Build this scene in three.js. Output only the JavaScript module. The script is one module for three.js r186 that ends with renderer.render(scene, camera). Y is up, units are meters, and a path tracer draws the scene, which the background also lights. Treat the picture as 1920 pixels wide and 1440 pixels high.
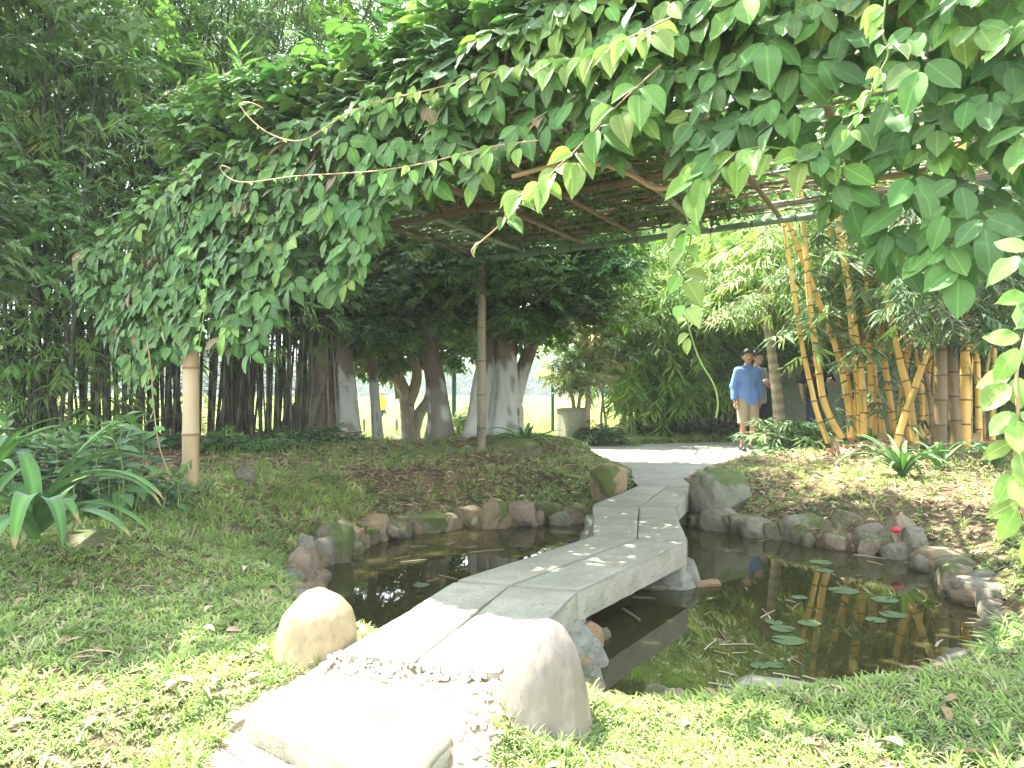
import * as THREE from 'three';
import { mergeGeometries, mergeVertices, toCreasedNormals } from 'three/addons/utils/BufferGeometryUtils.js';
import { ImprovedNoise } from 'three/addons/math/ImprovedNoise.js';

// ---------- camera, sky, sun, exposure ----------
const scene = new THREE.Scene();
const EYE = 1.34;                                   // metres above the pond
const camera = new THREE.PerspectiveCamera(52, 4 / 3, 0.05, 1500);
camera.position.set(0, EYE, 0);
camera.rotation.x = 0.0081;
scene.add(camera);

const renderer = new THREE.WebGLRenderer({ antialias: true });
renderer.toneMapping = THREE.LinearToneMapping;
renderer.toneMappingExposure = 6.2;
renderer.shadowMap.enabled = true;

const SUN = new THREE.Vector3(-0.40, 1, -0.36).normalize();
function makeSky() {                                // thin summer haze: white low down, soft blue overhead, brighter round the sun
  const W = 512, H = 256, d = new Float32Array(W * H * 4);
  for (let j = 0; j < H; j++) for (let i = 0; i < W; i++) {
    const el = ((j + 0.5) / H - 0.5) * Math.PI, az = ((i + 0.5) / W - 0.5) * 2 * Math.PI;
    const y = Math.sin(el), x = Math.cos(el) * Math.cos(az), z = Math.cos(el) * Math.sin(az);
    const up = Math.max(0, y), k = Math.pow(1 - up, 2.2);
    const c = Math.max(0, x * SUN.x + y * SUN.y + z * SUN.z), glow = 0.35 * Math.pow(c, 12) + 0.12 * Math.pow(c, 3);
    const g = 0.95, o = (j * W + i) * 4;
    d[o] = g * (0.50 + 0.46 * k + glow); d[o + 1] = g * (0.60 + 0.38 * k + glow); d[o + 2] = g * (0.72 + 0.26 * k + glow * 0.92); d[o + 3] = 1;
    if (y < 0) { d[o] = 0.30; d[o + 1] = 0.32; d[o + 2] = 0.24; }
  }
  const t = new THREE.DataTexture(d, W, H, THREE.RGBAFormat, THREE.FloatType);
  t.mapping = THREE.EquirectangularReflectionMapping; t.magFilter = THREE.LinearFilter; t.needsUpdate = true;
  return t;
}
scene.background = makeSky();
scene.environment = scene.background;
const sun = new THREE.DirectionalLight(new THREE.Color().setRGB(1, 0.95, 0.84), 5);
sun.position.copy(SUN).multiplyScalar(60);
sun.castShadow = true; sun.shadow.mapSize.set(4096, 4096);
Object.assign(sun.shadow.camera, { left: -25, right: 25, top: 25, bottom: -25, near: 1, far: 150 });
scene.add(sun, sun.target);
scene.fog = new THREE.FogExp2(0xdfe6ea, 0.0013);

// ---------- helpers ----------
const V = (x, y, z) => new THREE.Vector3(x, y, z);
let seed = 1;
function reseed(s) { seed = s >>> 0; }
function R() { seed = (seed + 0x6D2B79F5) >>> 0; let t = seed; t = Math.imul(t ^ (t >>> 15), t | 1); t ^= t + Math.imul(t ^ (t >>> 7), t | 61); return ((t ^ (t >>> 14)) >>> 0) / 4294967296; }
const RR = (a, b) => a + (b - a) * R();
const RN = () => { let s = 0; for (let i = 0; i < 4; i++) s += R(); return (s - 2) * 1.22; };      // near enough a normal spread
const pick = (a) => a[Math.floor(R() * a.length) % a.length];
const clamp = (x, a, b) => Math.min(b, Math.max(a, x)), lerp = (a, b, t) => a + (b - a) * t;
const sstep = (a, b, x) => { const t = clamp((x - a) / (b - a), 0, 1); return t * t * (3 - 2 * t); };
const perlin = new ImprovedNoise();
const noise = (x, y, z = 0) => perlin.noise(x + 91.3, y + 47.7, z + 13.1);
const fbm = (x, y, z = 0, o = 4) => { let s = 0, a = 0.5; for (let i = 0; i < o; i++) { s += a * noise(x, y, z); x *= 2.03; y *= 2.01; z *= 2.05; a *= 0.5; } return s; };
const FPX = 720 / Math.tan(26 * Math.PI / 180);
const at = (px, py, d) => V((px - 960) / FPX * d, EYE - (py - 732) / FPX * d, -d);                 // surveyed point: bearing and depth to metres
const C = (r, g, b) => new THREE.Color().setRGB(r, g, b);

const used = {};
function numbered(name) { used[name] = (used[name] ?? -1) + 1; return used[name] ? `${name}_${String(used[name]).padStart(3, '0')}` : name; }
function tag(o, label, category, group, kind) {
  if (label) o.userData.label = label;
  if (category) o.userData.category = category;
  if (group) o.userData.group = group;
  if (kind) o.userData.kind = kind;
  return o;
}
function thing(name, label, category, pos = [0, 0, 0], group) {
  const g = new THREE.Group(); g.name = numbered(name); g.position.set(...pos); scene.add(g);
  return tag(g, label, category, group);
}
function part(name, geo, mat, parent, label) {
  const m = new THREE.Mesh(geo, mat); m.name = name; m.castShadow = m.receiveShadow = true;
  if (parent) parent.add(m);
  if (label) m.userData.label = label;
  return m;
}
function solo(name, geo, mat, label, category, group, kind) {
  const m = part(numbered(name), geo, mat, scene); return tag(m, label, category, group, kind);
}
function structure(name, geo, mat) { const m = part(name, geo, mat, scene); m.userData.kind = 'structure'; return m; }
function many(name, geo, mat, list, parent, label, category) {                                     // list: [Matrix4, Color]
  const m = new THREE.InstancedMesh(geo, mat, list.length); m.name = parent === scene ? numbered(name) : name;
  list.forEach(([x, c], i) => { m.setMatrixAt(i, x); if (c) m.setColorAt(i, c); });
  m.castShadow = m.receiveShadow = true; m.userData.kind = 'stuff';
  tag(m, label, category); parent.add(m); return m;
}
const MX = new THREE.Matrix4();
// matrix for something whose own y axis runs along dir and whose z axis leans towards face
function frame(pos, dir, face, s, sx = s, sz = s) {
  const y = dir.clone().normalize(), x = y.clone().cross(face); if (x.lengthSq() < 1e-6) x.set(1, 0, 0).cross(y);
  x.normalize(); const z = x.clone().cross(y);
  return new THREE.Matrix4().makeBasis(x.multiplyScalar(sx), y.multiplyScalar(s), z.multiplyScalar(sz)).setPosition(pos);
}
const rdir = (up = 0) => V(RN(), RN() + up, RN()).normalize();
function geoFrom(pos, idx, uv, col) {
  const g = new THREE.BufferGeometry();
  g.setAttribute('position', new THREE.Float32BufferAttribute(pos, 3));
  if (uv) g.setAttribute('uv', new THREE.Float32BufferAttribute(uv, 2));
  if (col) g.setAttribute('color', new THREE.Float32BufferAttribute(col, 3));
  g.setIndex(idx); g.computeVertexNormals(); return g;
}
// ---------- textures ----------
function hash(x, y, s) { let h = Math.imul(x, 374761393) ^ Math.imul(y, 668265263) ^ Math.imul(s, 1274126177); h = Math.imul(h ^ (h >>> 13), 1274126177); return ((h ^ (h >>> 16)) >>> 0) / 4294967296; }
function tnoise(u, v, n, s) {                                                                      // repeats every 1 in u and v
  const x = u * n, y = v * n, i = Math.floor(x), j = Math.floor(y), a = x - i, b = y - j, w = (p, q) => hash(((p % n) + n) % n, ((q % n) + n) % n, s);
  const f = a * a * (3 - 2 * a), g = b * b * (3 - 2 * b);
  return lerp(lerp(w(i, j), w(i + 1, j), f), lerp(w(i, j + 1), w(i + 1, j + 1), f), g);
}
const tfbm = (u, v, n, s, o = 5) => { let r = 0, a = 0.5; for (let k = 0; k < o; k++) { r += a * tnoise(u, v, n, s + k); n *= 2; a *= 0.5; } return r / (1 - Math.pow(0.5, o)); };
function tex(n, fn, color = true, m = n) {
  const d = new Uint8Array(n * m * 4);
  for (let j = 0; j < m; j++) for (let i = 0; i < n; i++) { const c = fn(i / n, j / m, i, j), o = (j * n + i) * 4; for (let k = 0; k < 3; k++) d[o + k] = clamp(Math.round(255 * (Array.isArray(c) ? c[k] : c)), 0, 255); d[o + 3] = 255; }
  const t = new THREE.DataTexture(d, n, m, THREE.RGBAFormat); t.wrapS = t.wrapT = THREE.RepeatWrapping; t.magFilter = THREE.LinearFilter; t.minFilter = THREE.LinearMipmapLinearFilter;
  if (color) t.colorSpace = THREE.SRGBColorSpace; t.needsUpdate = true; return t;
}
const mixc = (a, b, t) => a.map((x, i) => x + (b[i] - x) * t);
const soilT = tex(512, (u, v) => {
  const a = tfbm(u, v, 8, 3), b = tfbm(u, v, 40, 9, 3), f = tnoise(u, v, 128, 20);
  let c = mixc([0.31, 0.265, 0.205], [0.46, 0.405, 0.315], clamp((a - 0.3) * 2, 0, 1));
  c = mixc(c, [0.58, 0.52, 0.40], clamp((b - 0.58) * 5, 0, 0.7));
  return c.map((x) => x * (0.86 + 0.28 * f));
});
const soilB = tex(512, (u, v) => 0.6 * tfbm(u, v, 24, 5) + 0.4 * tnoise(u, v, 128, 7), false);
const granT = tex(512, (u, v) => {
  const s = tnoise(u, v, 240, 2), a = tfbm(u, v, 5, 31), b = tfbm(u, v, 60, 32, 2);
  let c = mixc([0.56, 0.55, 0.51], [0.66, 0.65, 0.60], a);
  c = c.map((x) => x * (0.9 + 0.2 * s)); if (b > 0.68) c = mixc(c, [0.38, 0.38, 0.37], (b - 0.68) * 3);
  return mixc(c, [0.55, 0.55, 0.50], clamp((tfbm(u, v, 9, 77) - 0.55) * 3, 0, 0.55));
});
const granB = tex(512, (u, v) => 0.5 * tnoise(u, v, 200, 4) + 0.5 * tfbm(u, v, 20, 6), false);
const barkB = tex(256, (u, v) => { const w = u + 0.06 * (tfbm(u, v, 6, 14) - 0.5); return 0.7 * tnoise(((w % 1) + 1) % 1, v * 0.25, 40, 3) + 0.3 * tfbm(u, v, 30, 8); }, false);
const pathT = tex(512, (u, v) => { const a = tfbm(u, v, 4, 41), s = tnoise(u, v, 250, 43), b = tfbm(u, v, 30, 44, 3); return mixc([0.53, 0.515, 0.465], [0.63, 0.62, 0.57], a).map((x) => x * (0.92 + 0.16 * s) * (b > 0.64 ? 0.9 : 1)); });
const leafT = tex(64, (u, v) => {
  const mid = Math.abs(u - 0.5), side = Math.abs(((v * 9 - mid * 7) % 1 + 1) % 1 - 0.5) * 2;
  let k = 0.86 + 0.12 * tfbm(u, v, 10, 3); if (side > 0.86) k *= 1.06; if (mid < 0.016) k = 1.12; const sp = tnoise(u, v, 23, 88); if (sp > 0.955) return [k * 0.62, k * 0.52, k * 0.34]; return [k * 0.74, k * 0.74, k * 0.74];
}, true, 128);
const clothB = tex(128, (u, v) => 0.5 + 0.25 * Math.sin(u * 402) + 0.25 * Math.sin(v * 402), false);
// ---------- materials ----------
const std = (o) => new THREE.MeshStandardMaterial(o), phy = (o) => new THREE.MeshPhysicalMaterial(o);
const leafMat = (o = {}) => phy({ color: 0xffffff, roughness: 0.95, transmission: 0.36, thickness: 0, clearcoat: 0.3, clearcoatRoughness: 0.45, side: THREE.DoubleSide, ...o });
const M = {
  vine: leafMat({ map: leafT, transmission: 0.34, clearcoat: 0.22, clearcoatRoughness: 0.36 }),
  leaf: leafMat({ transmission: 0.46, clearcoat: 0.25 }),
  bamboo: leafMat({ transmission: 0.42, clearcoat: 0.15 }),
  grass: leafMat({ transmission: 0.35, clearcoat: 0.12 }),
  strap: leafMat({ transmission: 0.22, clearcoat: 0.2, clearcoatRoughness: 0.4, vertexColors: true }),
  litter: std({ roughness: 0.9, side: THREE.DoubleSide }),
  culm: std({ roughness: 0.5, vertexColors: true }),
  bark: std({ roughness: 0.92, vertexColors: true, bumpMap: barkB, bumpScale: 0.02 }),
  stem: std({ roughness: 0.85, color: C(0.20, 0.12, 0.065) }),
  wood: std({ roughness: 0.9, color: C(0.27, 0.15, 0.065) }),
  shoot: std({ roughness: 0.6, color: C(0.34, 0.22, 0.11) }),
  greenStem: std({ roughness: 0.6, color: C(0.16, 0.24, 0.06) }),
  rod: std({ roughness: 0.85, vertexColors: true }),
  soil: std({ roughness: 1, map: soilT, bumpMap: soilB, bumpScale: 0.012, vertexColors: true }),
  granite: std({ roughness: 0.9, map: granT, bumpMap: granB, bumpScale: 0.0035, vertexColors: true }),
  rock: std({ roughness: 0.85, vertexColors: true, bumpMap: granB, bumpScale: 0.006 }),
  smooth: std({ roughness: 0.5, vertexColors: true, bumpMap: granB, bumpScale: 0.0012 }),
  path: std({ roughness: 0.95, map: pathT, bumpMap: granB, bumpScale: 0.004 }),
  water: phy({ color: C(0.034, 0.032, 0.011), roughness: 0.015, ior: 1.333, specularIntensity: 1 }),
};
// ---------- the lie of the land ----------
const POND = [[-0.95, -4.25], [-1.1, -4.65], [-1.24, -5.0], [-1.44, -5.7], [-1.40, -6.2], [-1.22, -6.85], [-0.82, -7.45], [-0.31, -7.7], [0.21, -7.82], [0.72, -8.05], [1.25, -8.15], [1.75, -7.85], [2.2, -7.38], [2.51, -6.87], [2.85, -6.53], [3.12, -6.38], [3.08, -5.6], [2.88, -4.85], [2.7, -4.4], [2.36, -3.92], [1.8, -3.5], [1.25, -3.34], [0.77, -3.28], [0.36, -3.26], [-0.1, -3.6], [-0.55, -4.0]];
const PATH = [[1.36, -8.45], [1.40, -9.2], [1.56, -10.27], [1.42, -12.1], [0.9, -13.3], [-3, -14.4], [-9, -16.5], [-9.6, -17.6], [0.97, -14.4], [2.45, -15.1], [4.07, -15.8], [5.7, -16.2], [12, -17.4], [12.5, -15.8], [5.9, -14.35], [4.3, -13.1], [3.25, -11.7], [2.43, -10.27], [2.0, -9.2], [1.95, -8.45]];
function sdPoly(P, x, z) {                          // signed distance, negative inside
  let d = 1e9, s = 1;
  for (let i = 0, j = P.length - 1; i < P.length; j = i++) {
    const ex = P[j][0] - P[i][0], ez = P[j][1] - P[i][1], wx = x - P[i][0], wz = z - P[i][1], t = clamp((wx * ex + wz * ez) / (ex * ex + ez * ez), 0, 1);
    d = Math.min(d, (wx - ex * t) ** 2 + (wz - ez * t) ** 2);
    const a = z >= P[i][1], b = z < P[j][1], c = ex * wz > ez * wx;
    if ((a && b && c) || (!a && !b && !c)) s = -s;
  }
  return s * Math.sqrt(d);
}
const SPOTS = [[-3, -2, 0.27], [-0.9, -2.6, 0.06], [-0.3, -2.5, 0.06], [-0.36, -2.98, 0.25], [-0.55, -3.05, 0.24], [-0.15, -2.9, 0.24], [0, -1.2, 0.02], [-1.5, -1, 0.1], [0.5, -2.6, 0.12], [1.2, -2.9, 0.2], [2, -2.7, 0.24], [3, -2.5, 0.38], [2.7, -3.4, 0.3], [-1.2, -3.3, 0.2], [-1.7, -4, 0.26], [-2.5, -5, 0.48], [-1.9, -5.2, 0.4], [-2.4, -5.9, 0.62], [-4, -5, 0.62], [-4, -3.5, 0.45], [-6, -6, 0.7], [-1.9, -7.2, 0.5], [-0.4, -9.8, 0.56], [0, -11.2, 0.7], [-3, -11.5, 0.62], [-1.5, -8.8, 0.5], [0.2, -9.1, 0.44], [0.5, -8.5, 0.3], [1.0, -10, 0.42], [1.1, -9.2, 0.34], [0.2, -12.6, 0.5], [-6, -10, 0.62], [-1, -13.2, 0.42], [-3, -13.2, 0.45], [2.3, -8.4, 0.33], [3, -8.6, 0.44], [4, -7.6, 0.47], [3.8, -6.3, 0.4], [3.7, -5, 0.42], [3.3, -4, 0.34], [5.2, -9.6, 0.58], [5.5, -10.6, 0.61], [4.2, -10.5, 0.48], [7, -11, 0.6], [5, -8.7, 0.53], [7, -7, 0.6], [8, -13, 0.42], [4, -17, 0.33], [1, -17, 0.33], [-4, -19, 0.3], [10, -19, 0.33], [-12, -12, 0.4], [-12, -4, 0.5], [10, -4, 0.5], [14, -12, 0.45], [6, -23, 0.3], [14, -25, 0.2], [-3, -24, -0.35], [1, -24, -0.25], [-14, -26, -0.35], [0, 6, 0.1], [-10, 6, 0.3], [10, 6, 0.3]];
function baseH(x, z) {
  let s = 0, w = 0;
  for (const [a, b, h] of SPOTS) { const d2 = (x - a) ** 2 + (z - b) ** 2 + 0.02, k = 1 / (d2 * d2); s += k * h; w += k; }
  let h = s / w; const far = sstep(20, 32, Math.hypot(x, z + 3) - 0);
  return lerp(h, -0.4, far);
}
const gcache = new Map();
function groundH(x, z) {
  const near = x > -3 && x < 5 && z > -10 && z < -1.5;
  let h = baseH(x, z) + (x * x + z * z < 900 ? 0.05 * fbm(x * 0.9, z * 0.9, 0, 3) + 0.012 * noise(x * 7, z * 7) : 0);
  if (x > -10 && x < 13 && z < -8 && z > -19) { const p = sdPoly(PATH, x, z); h = lerp(0.297, h, sstep(0.0, 0.6, p)); if (p < 0) h = 0.297; }
  if (near) {
    const s = sdPoly(POND, x, z);
    if (s < 1.0) h = s < 0 ? Math.max(-0.45, -0.10 + s * 1.3) : lerp(Math.min(0.03, h), h, Math.pow(clamp(s / (z < -4.6 ? 0.9 : 0.32), 0, 1), 0.85));
  }
  if (z > -3.7 && z < -2.2 && x > -1.2 && x < 0.4) { const t = clamp(((x + 0.683) * 0.638 + (z + 3.10) * 0.22) / 0.4554, 0, 1), q = Math.hypot(x + 0.683 - 0.638 * t, z + 3.10 - 0.22 * t), out = (z + 3.10) - 0.345 * (x + 0.683); if (out > -0.06) h = Math.max(h, lerp(0.292, 0.1, clamp((q - 0.02) / 0.30, 0, 1)) + 0.012 * noise(x * 14, z * 14)); }
  return h;
}
const bare = (x, z) => {                            // 1 where grass is worn away and soil or litter shows
  const n = 0.5 + 1.1 * fbm(x * 0.8 + 5, z * 0.8, 2, 3);
  let m = 0.25;
  if (z < -6.2 && x < 1.2) m = 0.66 - 0.35 * sstep(-0.6, 0.9, x);
  if (x > 2 && z < -5.5) m = 0.5;
  if (x > 3.2 && z < -7) m = 0.7;
  if (x < -1.5 && z < -7.5) m = 0.82;
  return clamp(m + (n - 0.5) * 1.1, 0, 1);
};
{
  const axis = (lo, hi, step, far) => { const a = []; for (let v = lo; v <= hi + 1e-6; v += step) a.push(v); let g = step; const pre = [], post = []; let p = lo, q = hi; while (p > -far) { g *= 1.22; p -= g; pre.unshift(p); } g = step; while (q < far) { g *= 1.22; q += g; post.push(q); } return [...pre, ...a, ...post]; };
  const xs = axis(-6, 7, 0.085, 900), zs = axis(-19, 0.4, 0.085, 900), nx = xs.length, nz = zs.length, pos = [], uv = [], col = [], idx = [];
  for (let j = 0; j < nz; j++) for (let i = 0; i < nx; i++) {
    const x = xs[i], z = zs[j]; pos.push(x, groundH(x, z), z); uv.push(x * 0.8, z * 0.8);
    const b = Math.hypot(x, z) < 60 ? bare(x, z) : 0.2, grain = 0.5 + fbm(x * 2.3, z * 2.3, 7, 3);
    let c = mixc([0.34, 0.42, 0.16], [1.0, 0.92, 0.80], clamp(b * 1.1, 0, 1)); c = c.map((k) => k * (0.75 + 0.4 * grain));
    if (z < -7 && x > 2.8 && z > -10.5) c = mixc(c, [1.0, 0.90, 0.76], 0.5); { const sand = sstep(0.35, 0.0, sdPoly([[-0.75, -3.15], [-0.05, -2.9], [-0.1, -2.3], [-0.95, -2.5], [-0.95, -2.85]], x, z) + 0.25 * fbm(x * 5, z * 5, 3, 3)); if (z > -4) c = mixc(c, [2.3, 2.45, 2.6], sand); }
    col.push(...c);
  }
  for (let j = 0; j < nz - 1; j++) for (let i = 0; i < nx - 1; i++) { const a = j * nx + i; idx.push(a, a + nx, a + 1, a + 1, a + nx, a + nx + 1); }
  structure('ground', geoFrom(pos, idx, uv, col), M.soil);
  const F = [], fi = [], fu = [], n = 40; for (let j = 0; j <= n; j++) for (let i = 0; i <= n; i++) { const z = -24 - 150 * (j / n) ** 1.6, x = lerp(-160, 90, i / n); F.push(x, groundH(x, z) + 0.06, z); fu.push(x * 0.15, z * 0.15); } for (let j = 0; j < n; j++) for (let i = 0; i < n; i++) { const a = j * (n + 1) + i; fi.push(a, a + 1, a + n + 1, a + 1, a + n + 2, a + n + 1); }
  structure('field', geoFrom(F, fi, fu), std({ roughness: 1, map: tex(256, (u, v) => mixc([0.47, 0.55, 0.22], [0.60, 0.65, 0.32], tfbm(u, v, 12, 91))) }));
}
{                                                   // poured path: a flat sheet cut to its outline
  const sh = new THREE.Shape(PATH.map(([x, z], i) => new THREE.Vector2(x, -z)));
  const g = new THREE.ShapeGeometry(sh); g.rotateX(-Math.PI / 2); const p = g.attributes.position, uv = g.attributes.uv;
  for (let i = 0; i < p.count; i++) { p.setY(i, 0.306); uv.setXY(i, p.getX(i) * 0.5, p.getZ(i) * 0.5); }
  g.computeVertexNormals(); structure('path', g, M.path);
}
{                                                   // still water, with the faintest swell
  const pos = [], idx = [], n = 60, x0 = -1.9, x1 = 3.7, z0 = -8.6, z1 = -2.9;
  for (let j = 0; j <= n; j++) for (let i = 0; i <= n; i++) pos.push(lerp(x0, x1, i / n), 0, lerp(z0, z1, j / n));
  for (let j = 0; j < n; j++) for (let i = 0; i < n; i++) { const a = j * (n + 1) + i; idx.push(a, a + n + 1, a + 1, a + 1, a + n + 1, a + n + 2); }
  const uv = []; for (let k = 0; k < pos.length; k += 3) uv.push(pos[k] * 0.7, pos[k + 2] * 0.7);
  M.water.bumpMap = tex(256, (u, v) => tfbm(u, v, 5, 61, 3), false); M.water.bumpScale = 0.0004;
  structure('water', geoFrom(pos, idx, uv), M.water);
}
// ---------- grass, litter ----------
function bladeTuft(n, len, wid, splay) {
  const pos = [], idx = [];
  for (let k = 0; k < n; k++) {
    const a = R() * 6.283, l = len * RR(0.55, 1.1), t = splay * RR(0.5, 1.2), ox = RN() * 0.008, oz = RN() * 0.008, cx = Math.cos(a), cz = Math.sin(a), w = wid * RR(0.7, 1.2), tw = RN() * 0.5;
    const b = pos.length / 3;
    [[0, 0.5], [0.35, 1], [0.75, 0.75]].forEach(([u, ww]) => { const r = l * u * Math.sin(t * (0.6 + 0.6 * u)), y = l * u * Math.cos(t * (0.6 + 0.6 * u)); for (const s of [-1, 1]) pos.push(ox + cx * r - cz * s * w * ww * Math.cos(tw), y + s * w * ww * Math.sin(tw), oz + cz * r + cx * s * w * ww * Math.cos(tw)); });
    const r = l * Math.sin(t * 1.3), y = l * Math.cos(t * 1.3); pos.push(ox + cx * r, y, oz + cz * r);
    idx.push(b, b + 1, b + 2, b + 1, b + 3, b + 2, b + 2, b + 3, b + 4, b + 3, b + 5, b + 4, b + 4, b + 5, b + 6);
  }
  return geoFrom(pos, idx);
}
const onStep = (x, z) => sdPoly([[-1.02, -2.95], [-0.7, -3.15], [-0.05, -2.85], [-0.1, -2.5], [-0.55, -2.2], [-1.0, -2.5]], x, z);
const STRUCT_CLEAR = (x, z) => (onStep(x, z) < 0.02) || sdPoly([[-0.74, -3.12], [-0.34, -4.25], [0.36, -4.05], [-0.02, -2.8]], x, z) < 0.02;
reseed(11);
{
  const geos = [bladeTuft(13, 0.044, 0.0030, 1.15), bladeTuft(12, 0.056, 0.0031, 1.0), bladeTuft(15, 0.034, 0.0027, 1.3), bladeTuft(8, 0.09, 0.0033, 0.75)];
  const lists = [[], [], [], []];
  const add = (n, x0, x1, z0, z1, sc = 1, keepBare = 0) => {
    for (let i = 0; i < n; i++) {
      const x = RR(x0, x1), z = RR(z0, z1);
      if (sdPoly(POND, x, z) < 0.1 || sdPoly(PATH, x, z) < 0.03 || STRUCT_CLEAR(x, z)) continue;
      const b = bare(x, z); if (R() < b * 0.95 - keepBare) continue;
      const k = b > 0.5 && R() < 0.3 ? 3 : Math.floor(R() * 3), dry = R();
      const t = 0.5 + 0.9 * fbm(x * 1.3, z * 1.3, 4, 3);
      let c = mixc([0.135, 0.245, 0.032], [0.33, 0.45, 0.085], clamp(t + RN() * 0.2, 0, 1)); if (dry < 0.22) c = mixc(c, [0.50, 0.44, 0.24], RR(0.3, 1));
      lists[k].push([frame(V(x, groundH(x, z) - 0.004, z), V(RN() * 0.16, 1, RN() * 0.16), V(RN(), 0, RN()), sc * RR(0.7, 1.25)), C(...c)]);
    }
  };
  add(33000, -3.6, 0.6, -5.6, -1.7); add(8000, -1.2, 0.9, -3.0, -1.9); add(15000, 0.2, 3.6, -3.7, -1.6, 1.05);
  add(3600, -5.5, -1.2, -7.6, -5.2, 1.15); add(13000, -3.6, 1.7, -11.8, -6.8, 1.2, 0.12); add(3000, -2.6, -1.3, -7.6, -5.2, 1.15, 0.45); add(7500, 2.0, 6.4, -9.6, -4.0, 1.15, 0.08); add(1500, 2.3, 5, -12.6, -9.2, 1.25);
  add(5200, -4, 3, -19, -14, 1.9, 0.4); add(5200, 3, 10, -20, -15.5, 1.9, 0.4); add(1400, -4, 1, -13.4, -11, 1.6, 0.3);
  const ring = (x, z, r, n, s) => { for (let i = 0; i < n; i++) { const a = R() * 6.283, q = r * RR(0.9, 1.35), X = x + Math.cos(a) * q, Z = z + Math.sin(a) * q; if (sdPoly(POND, X, Z) < 0.04 || STRUCT_CLEAR(X, Z)) continue; lists[R() < 0.5 ? 3 : 0].push([frame(V(X, groundH(X, Z) - 0.004, Z), V(RN() * 0.3, 1, RN() * 0.3), V(RN(), 0, RN()), s * RR(0.6, 1.2)), C(...mixc([0.15, 0.25, 0.05], [0.36, 0.42, 0.15], R()))]); } };
  ring(-0.815, -3.3, 0.19, 150, 1); ring(0.115, -2.83, 0.22, 190, 1.05); ring(2.06, -7.85, 0.33, 120, 1.3); ring(1.0, -8.2, 0.23, 90, 1.3); ring(-2.41, -5.9, 0.12, 60, 1.4); ring(-0.38, -9.8, 0.14, 60, 1.5); ring(-0.6, -2.7, 0.42, 260, 0.9);
  for (let i = 0; i < 60; i++) { const x = RR(-3.2, 3.2), z = RR(-5, -1.9); if (sdPoly(POND, x, z) < 0.1 || STRUCT_CLEAR(x, z)) continue; for (let k = 0; k < 5; k++) lists[3].push([frame(V(x + RN() * 0.05, groundH(x, z), z + RN() * 0.05), V(RN() * 0.5, 1, RN() * 0.5), V(RN(), 0, RN()), RR(0.7, 1.3), RR(1.2, 2.4)), C(...mixc([0.13, 0.23, 0.04], [0.24, 0.34, 0.08], R()))]); }
  const g = new THREE.Group(); g.name = 'grass'; tag(g, 'short broad-bladed lawn grass round the pond and path', 'grass', null, 'stuff'); scene.add(g);
  lists.forEach((l, i) => many('blades', geos[i], M.grass, l, g));
}
{                                                   // dead bamboo leaves and twigs on the ground
  const sliver = (l, w, bend) => { const p = [], x = []; [[0, 0.2], [0.25, 1], [0.65, 0.8], [1, 0.05]].forEach(([u, k]) => { for (const s of [-1, 1]) p.push(s * w * k, u * l, bend * Math.sin(u * 3.1) + s * w * 0.3); }); for (let i = 0; i < 3; i++) { const a = i * 2; x.push(a, a + 1, a + 2, a + 1, a + 3, a + 2); } return geoFrom(p, x); };
  const geos = [sliver(0.11, 0.007, 0.012), sliver(0.08, 0.013, 0.018), sliver(0.16, 0.003, 0.02)], lists = [[], [], []];
  const add = (n, x0, x1, z0, z1) => { for (let i = 0; i < n; i++) {
    const x = RR(x0, x1), z = RR(z0, z1); if (sdPoly(POND, x, z) < 0.06 || sdPoly(PATH, x, z) < 0.03 || STRUCT_CLEAR(x, z)) continue;
    if (R() > 0.25 + bare(x, z)) continue;
    const c = mixc([0.20, 0.12, 0.06], [0.48, 0.37, 0.22], Math.pow(R(), 1.4)), a = R() * 6.283;
    lists[Math.floor(R() * 3)].push([frame(V(x, groundH(x, z) + 0.008, z), V(Math.cos(a), RN() * 0.13, Math.sin(a)), V(RN() * 0.4, 1, RN() * 0.4), RR(0.6, 1.3)), C(...c)]);
  } };
  add(1500, -3.4, 0.5, -5.4, -1.8); add(500, 0.2, 3.4, -3.6, -1.7); add(15000, -5, 1.5, -11.8, -6); add(10000, 2, 7.5, -11.5, -4);
  const g = new THREE.Group(); g.name = 'leaf_litter'; tag(g, 'brown dead bamboo leaves and twigs strewn over the banks', 'leaf litter', null, 'stuff'); scene.add(g);
  lists.forEach((l, i) => many('dead_leaves', geos[i], M.litter, l, g));
}
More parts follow.
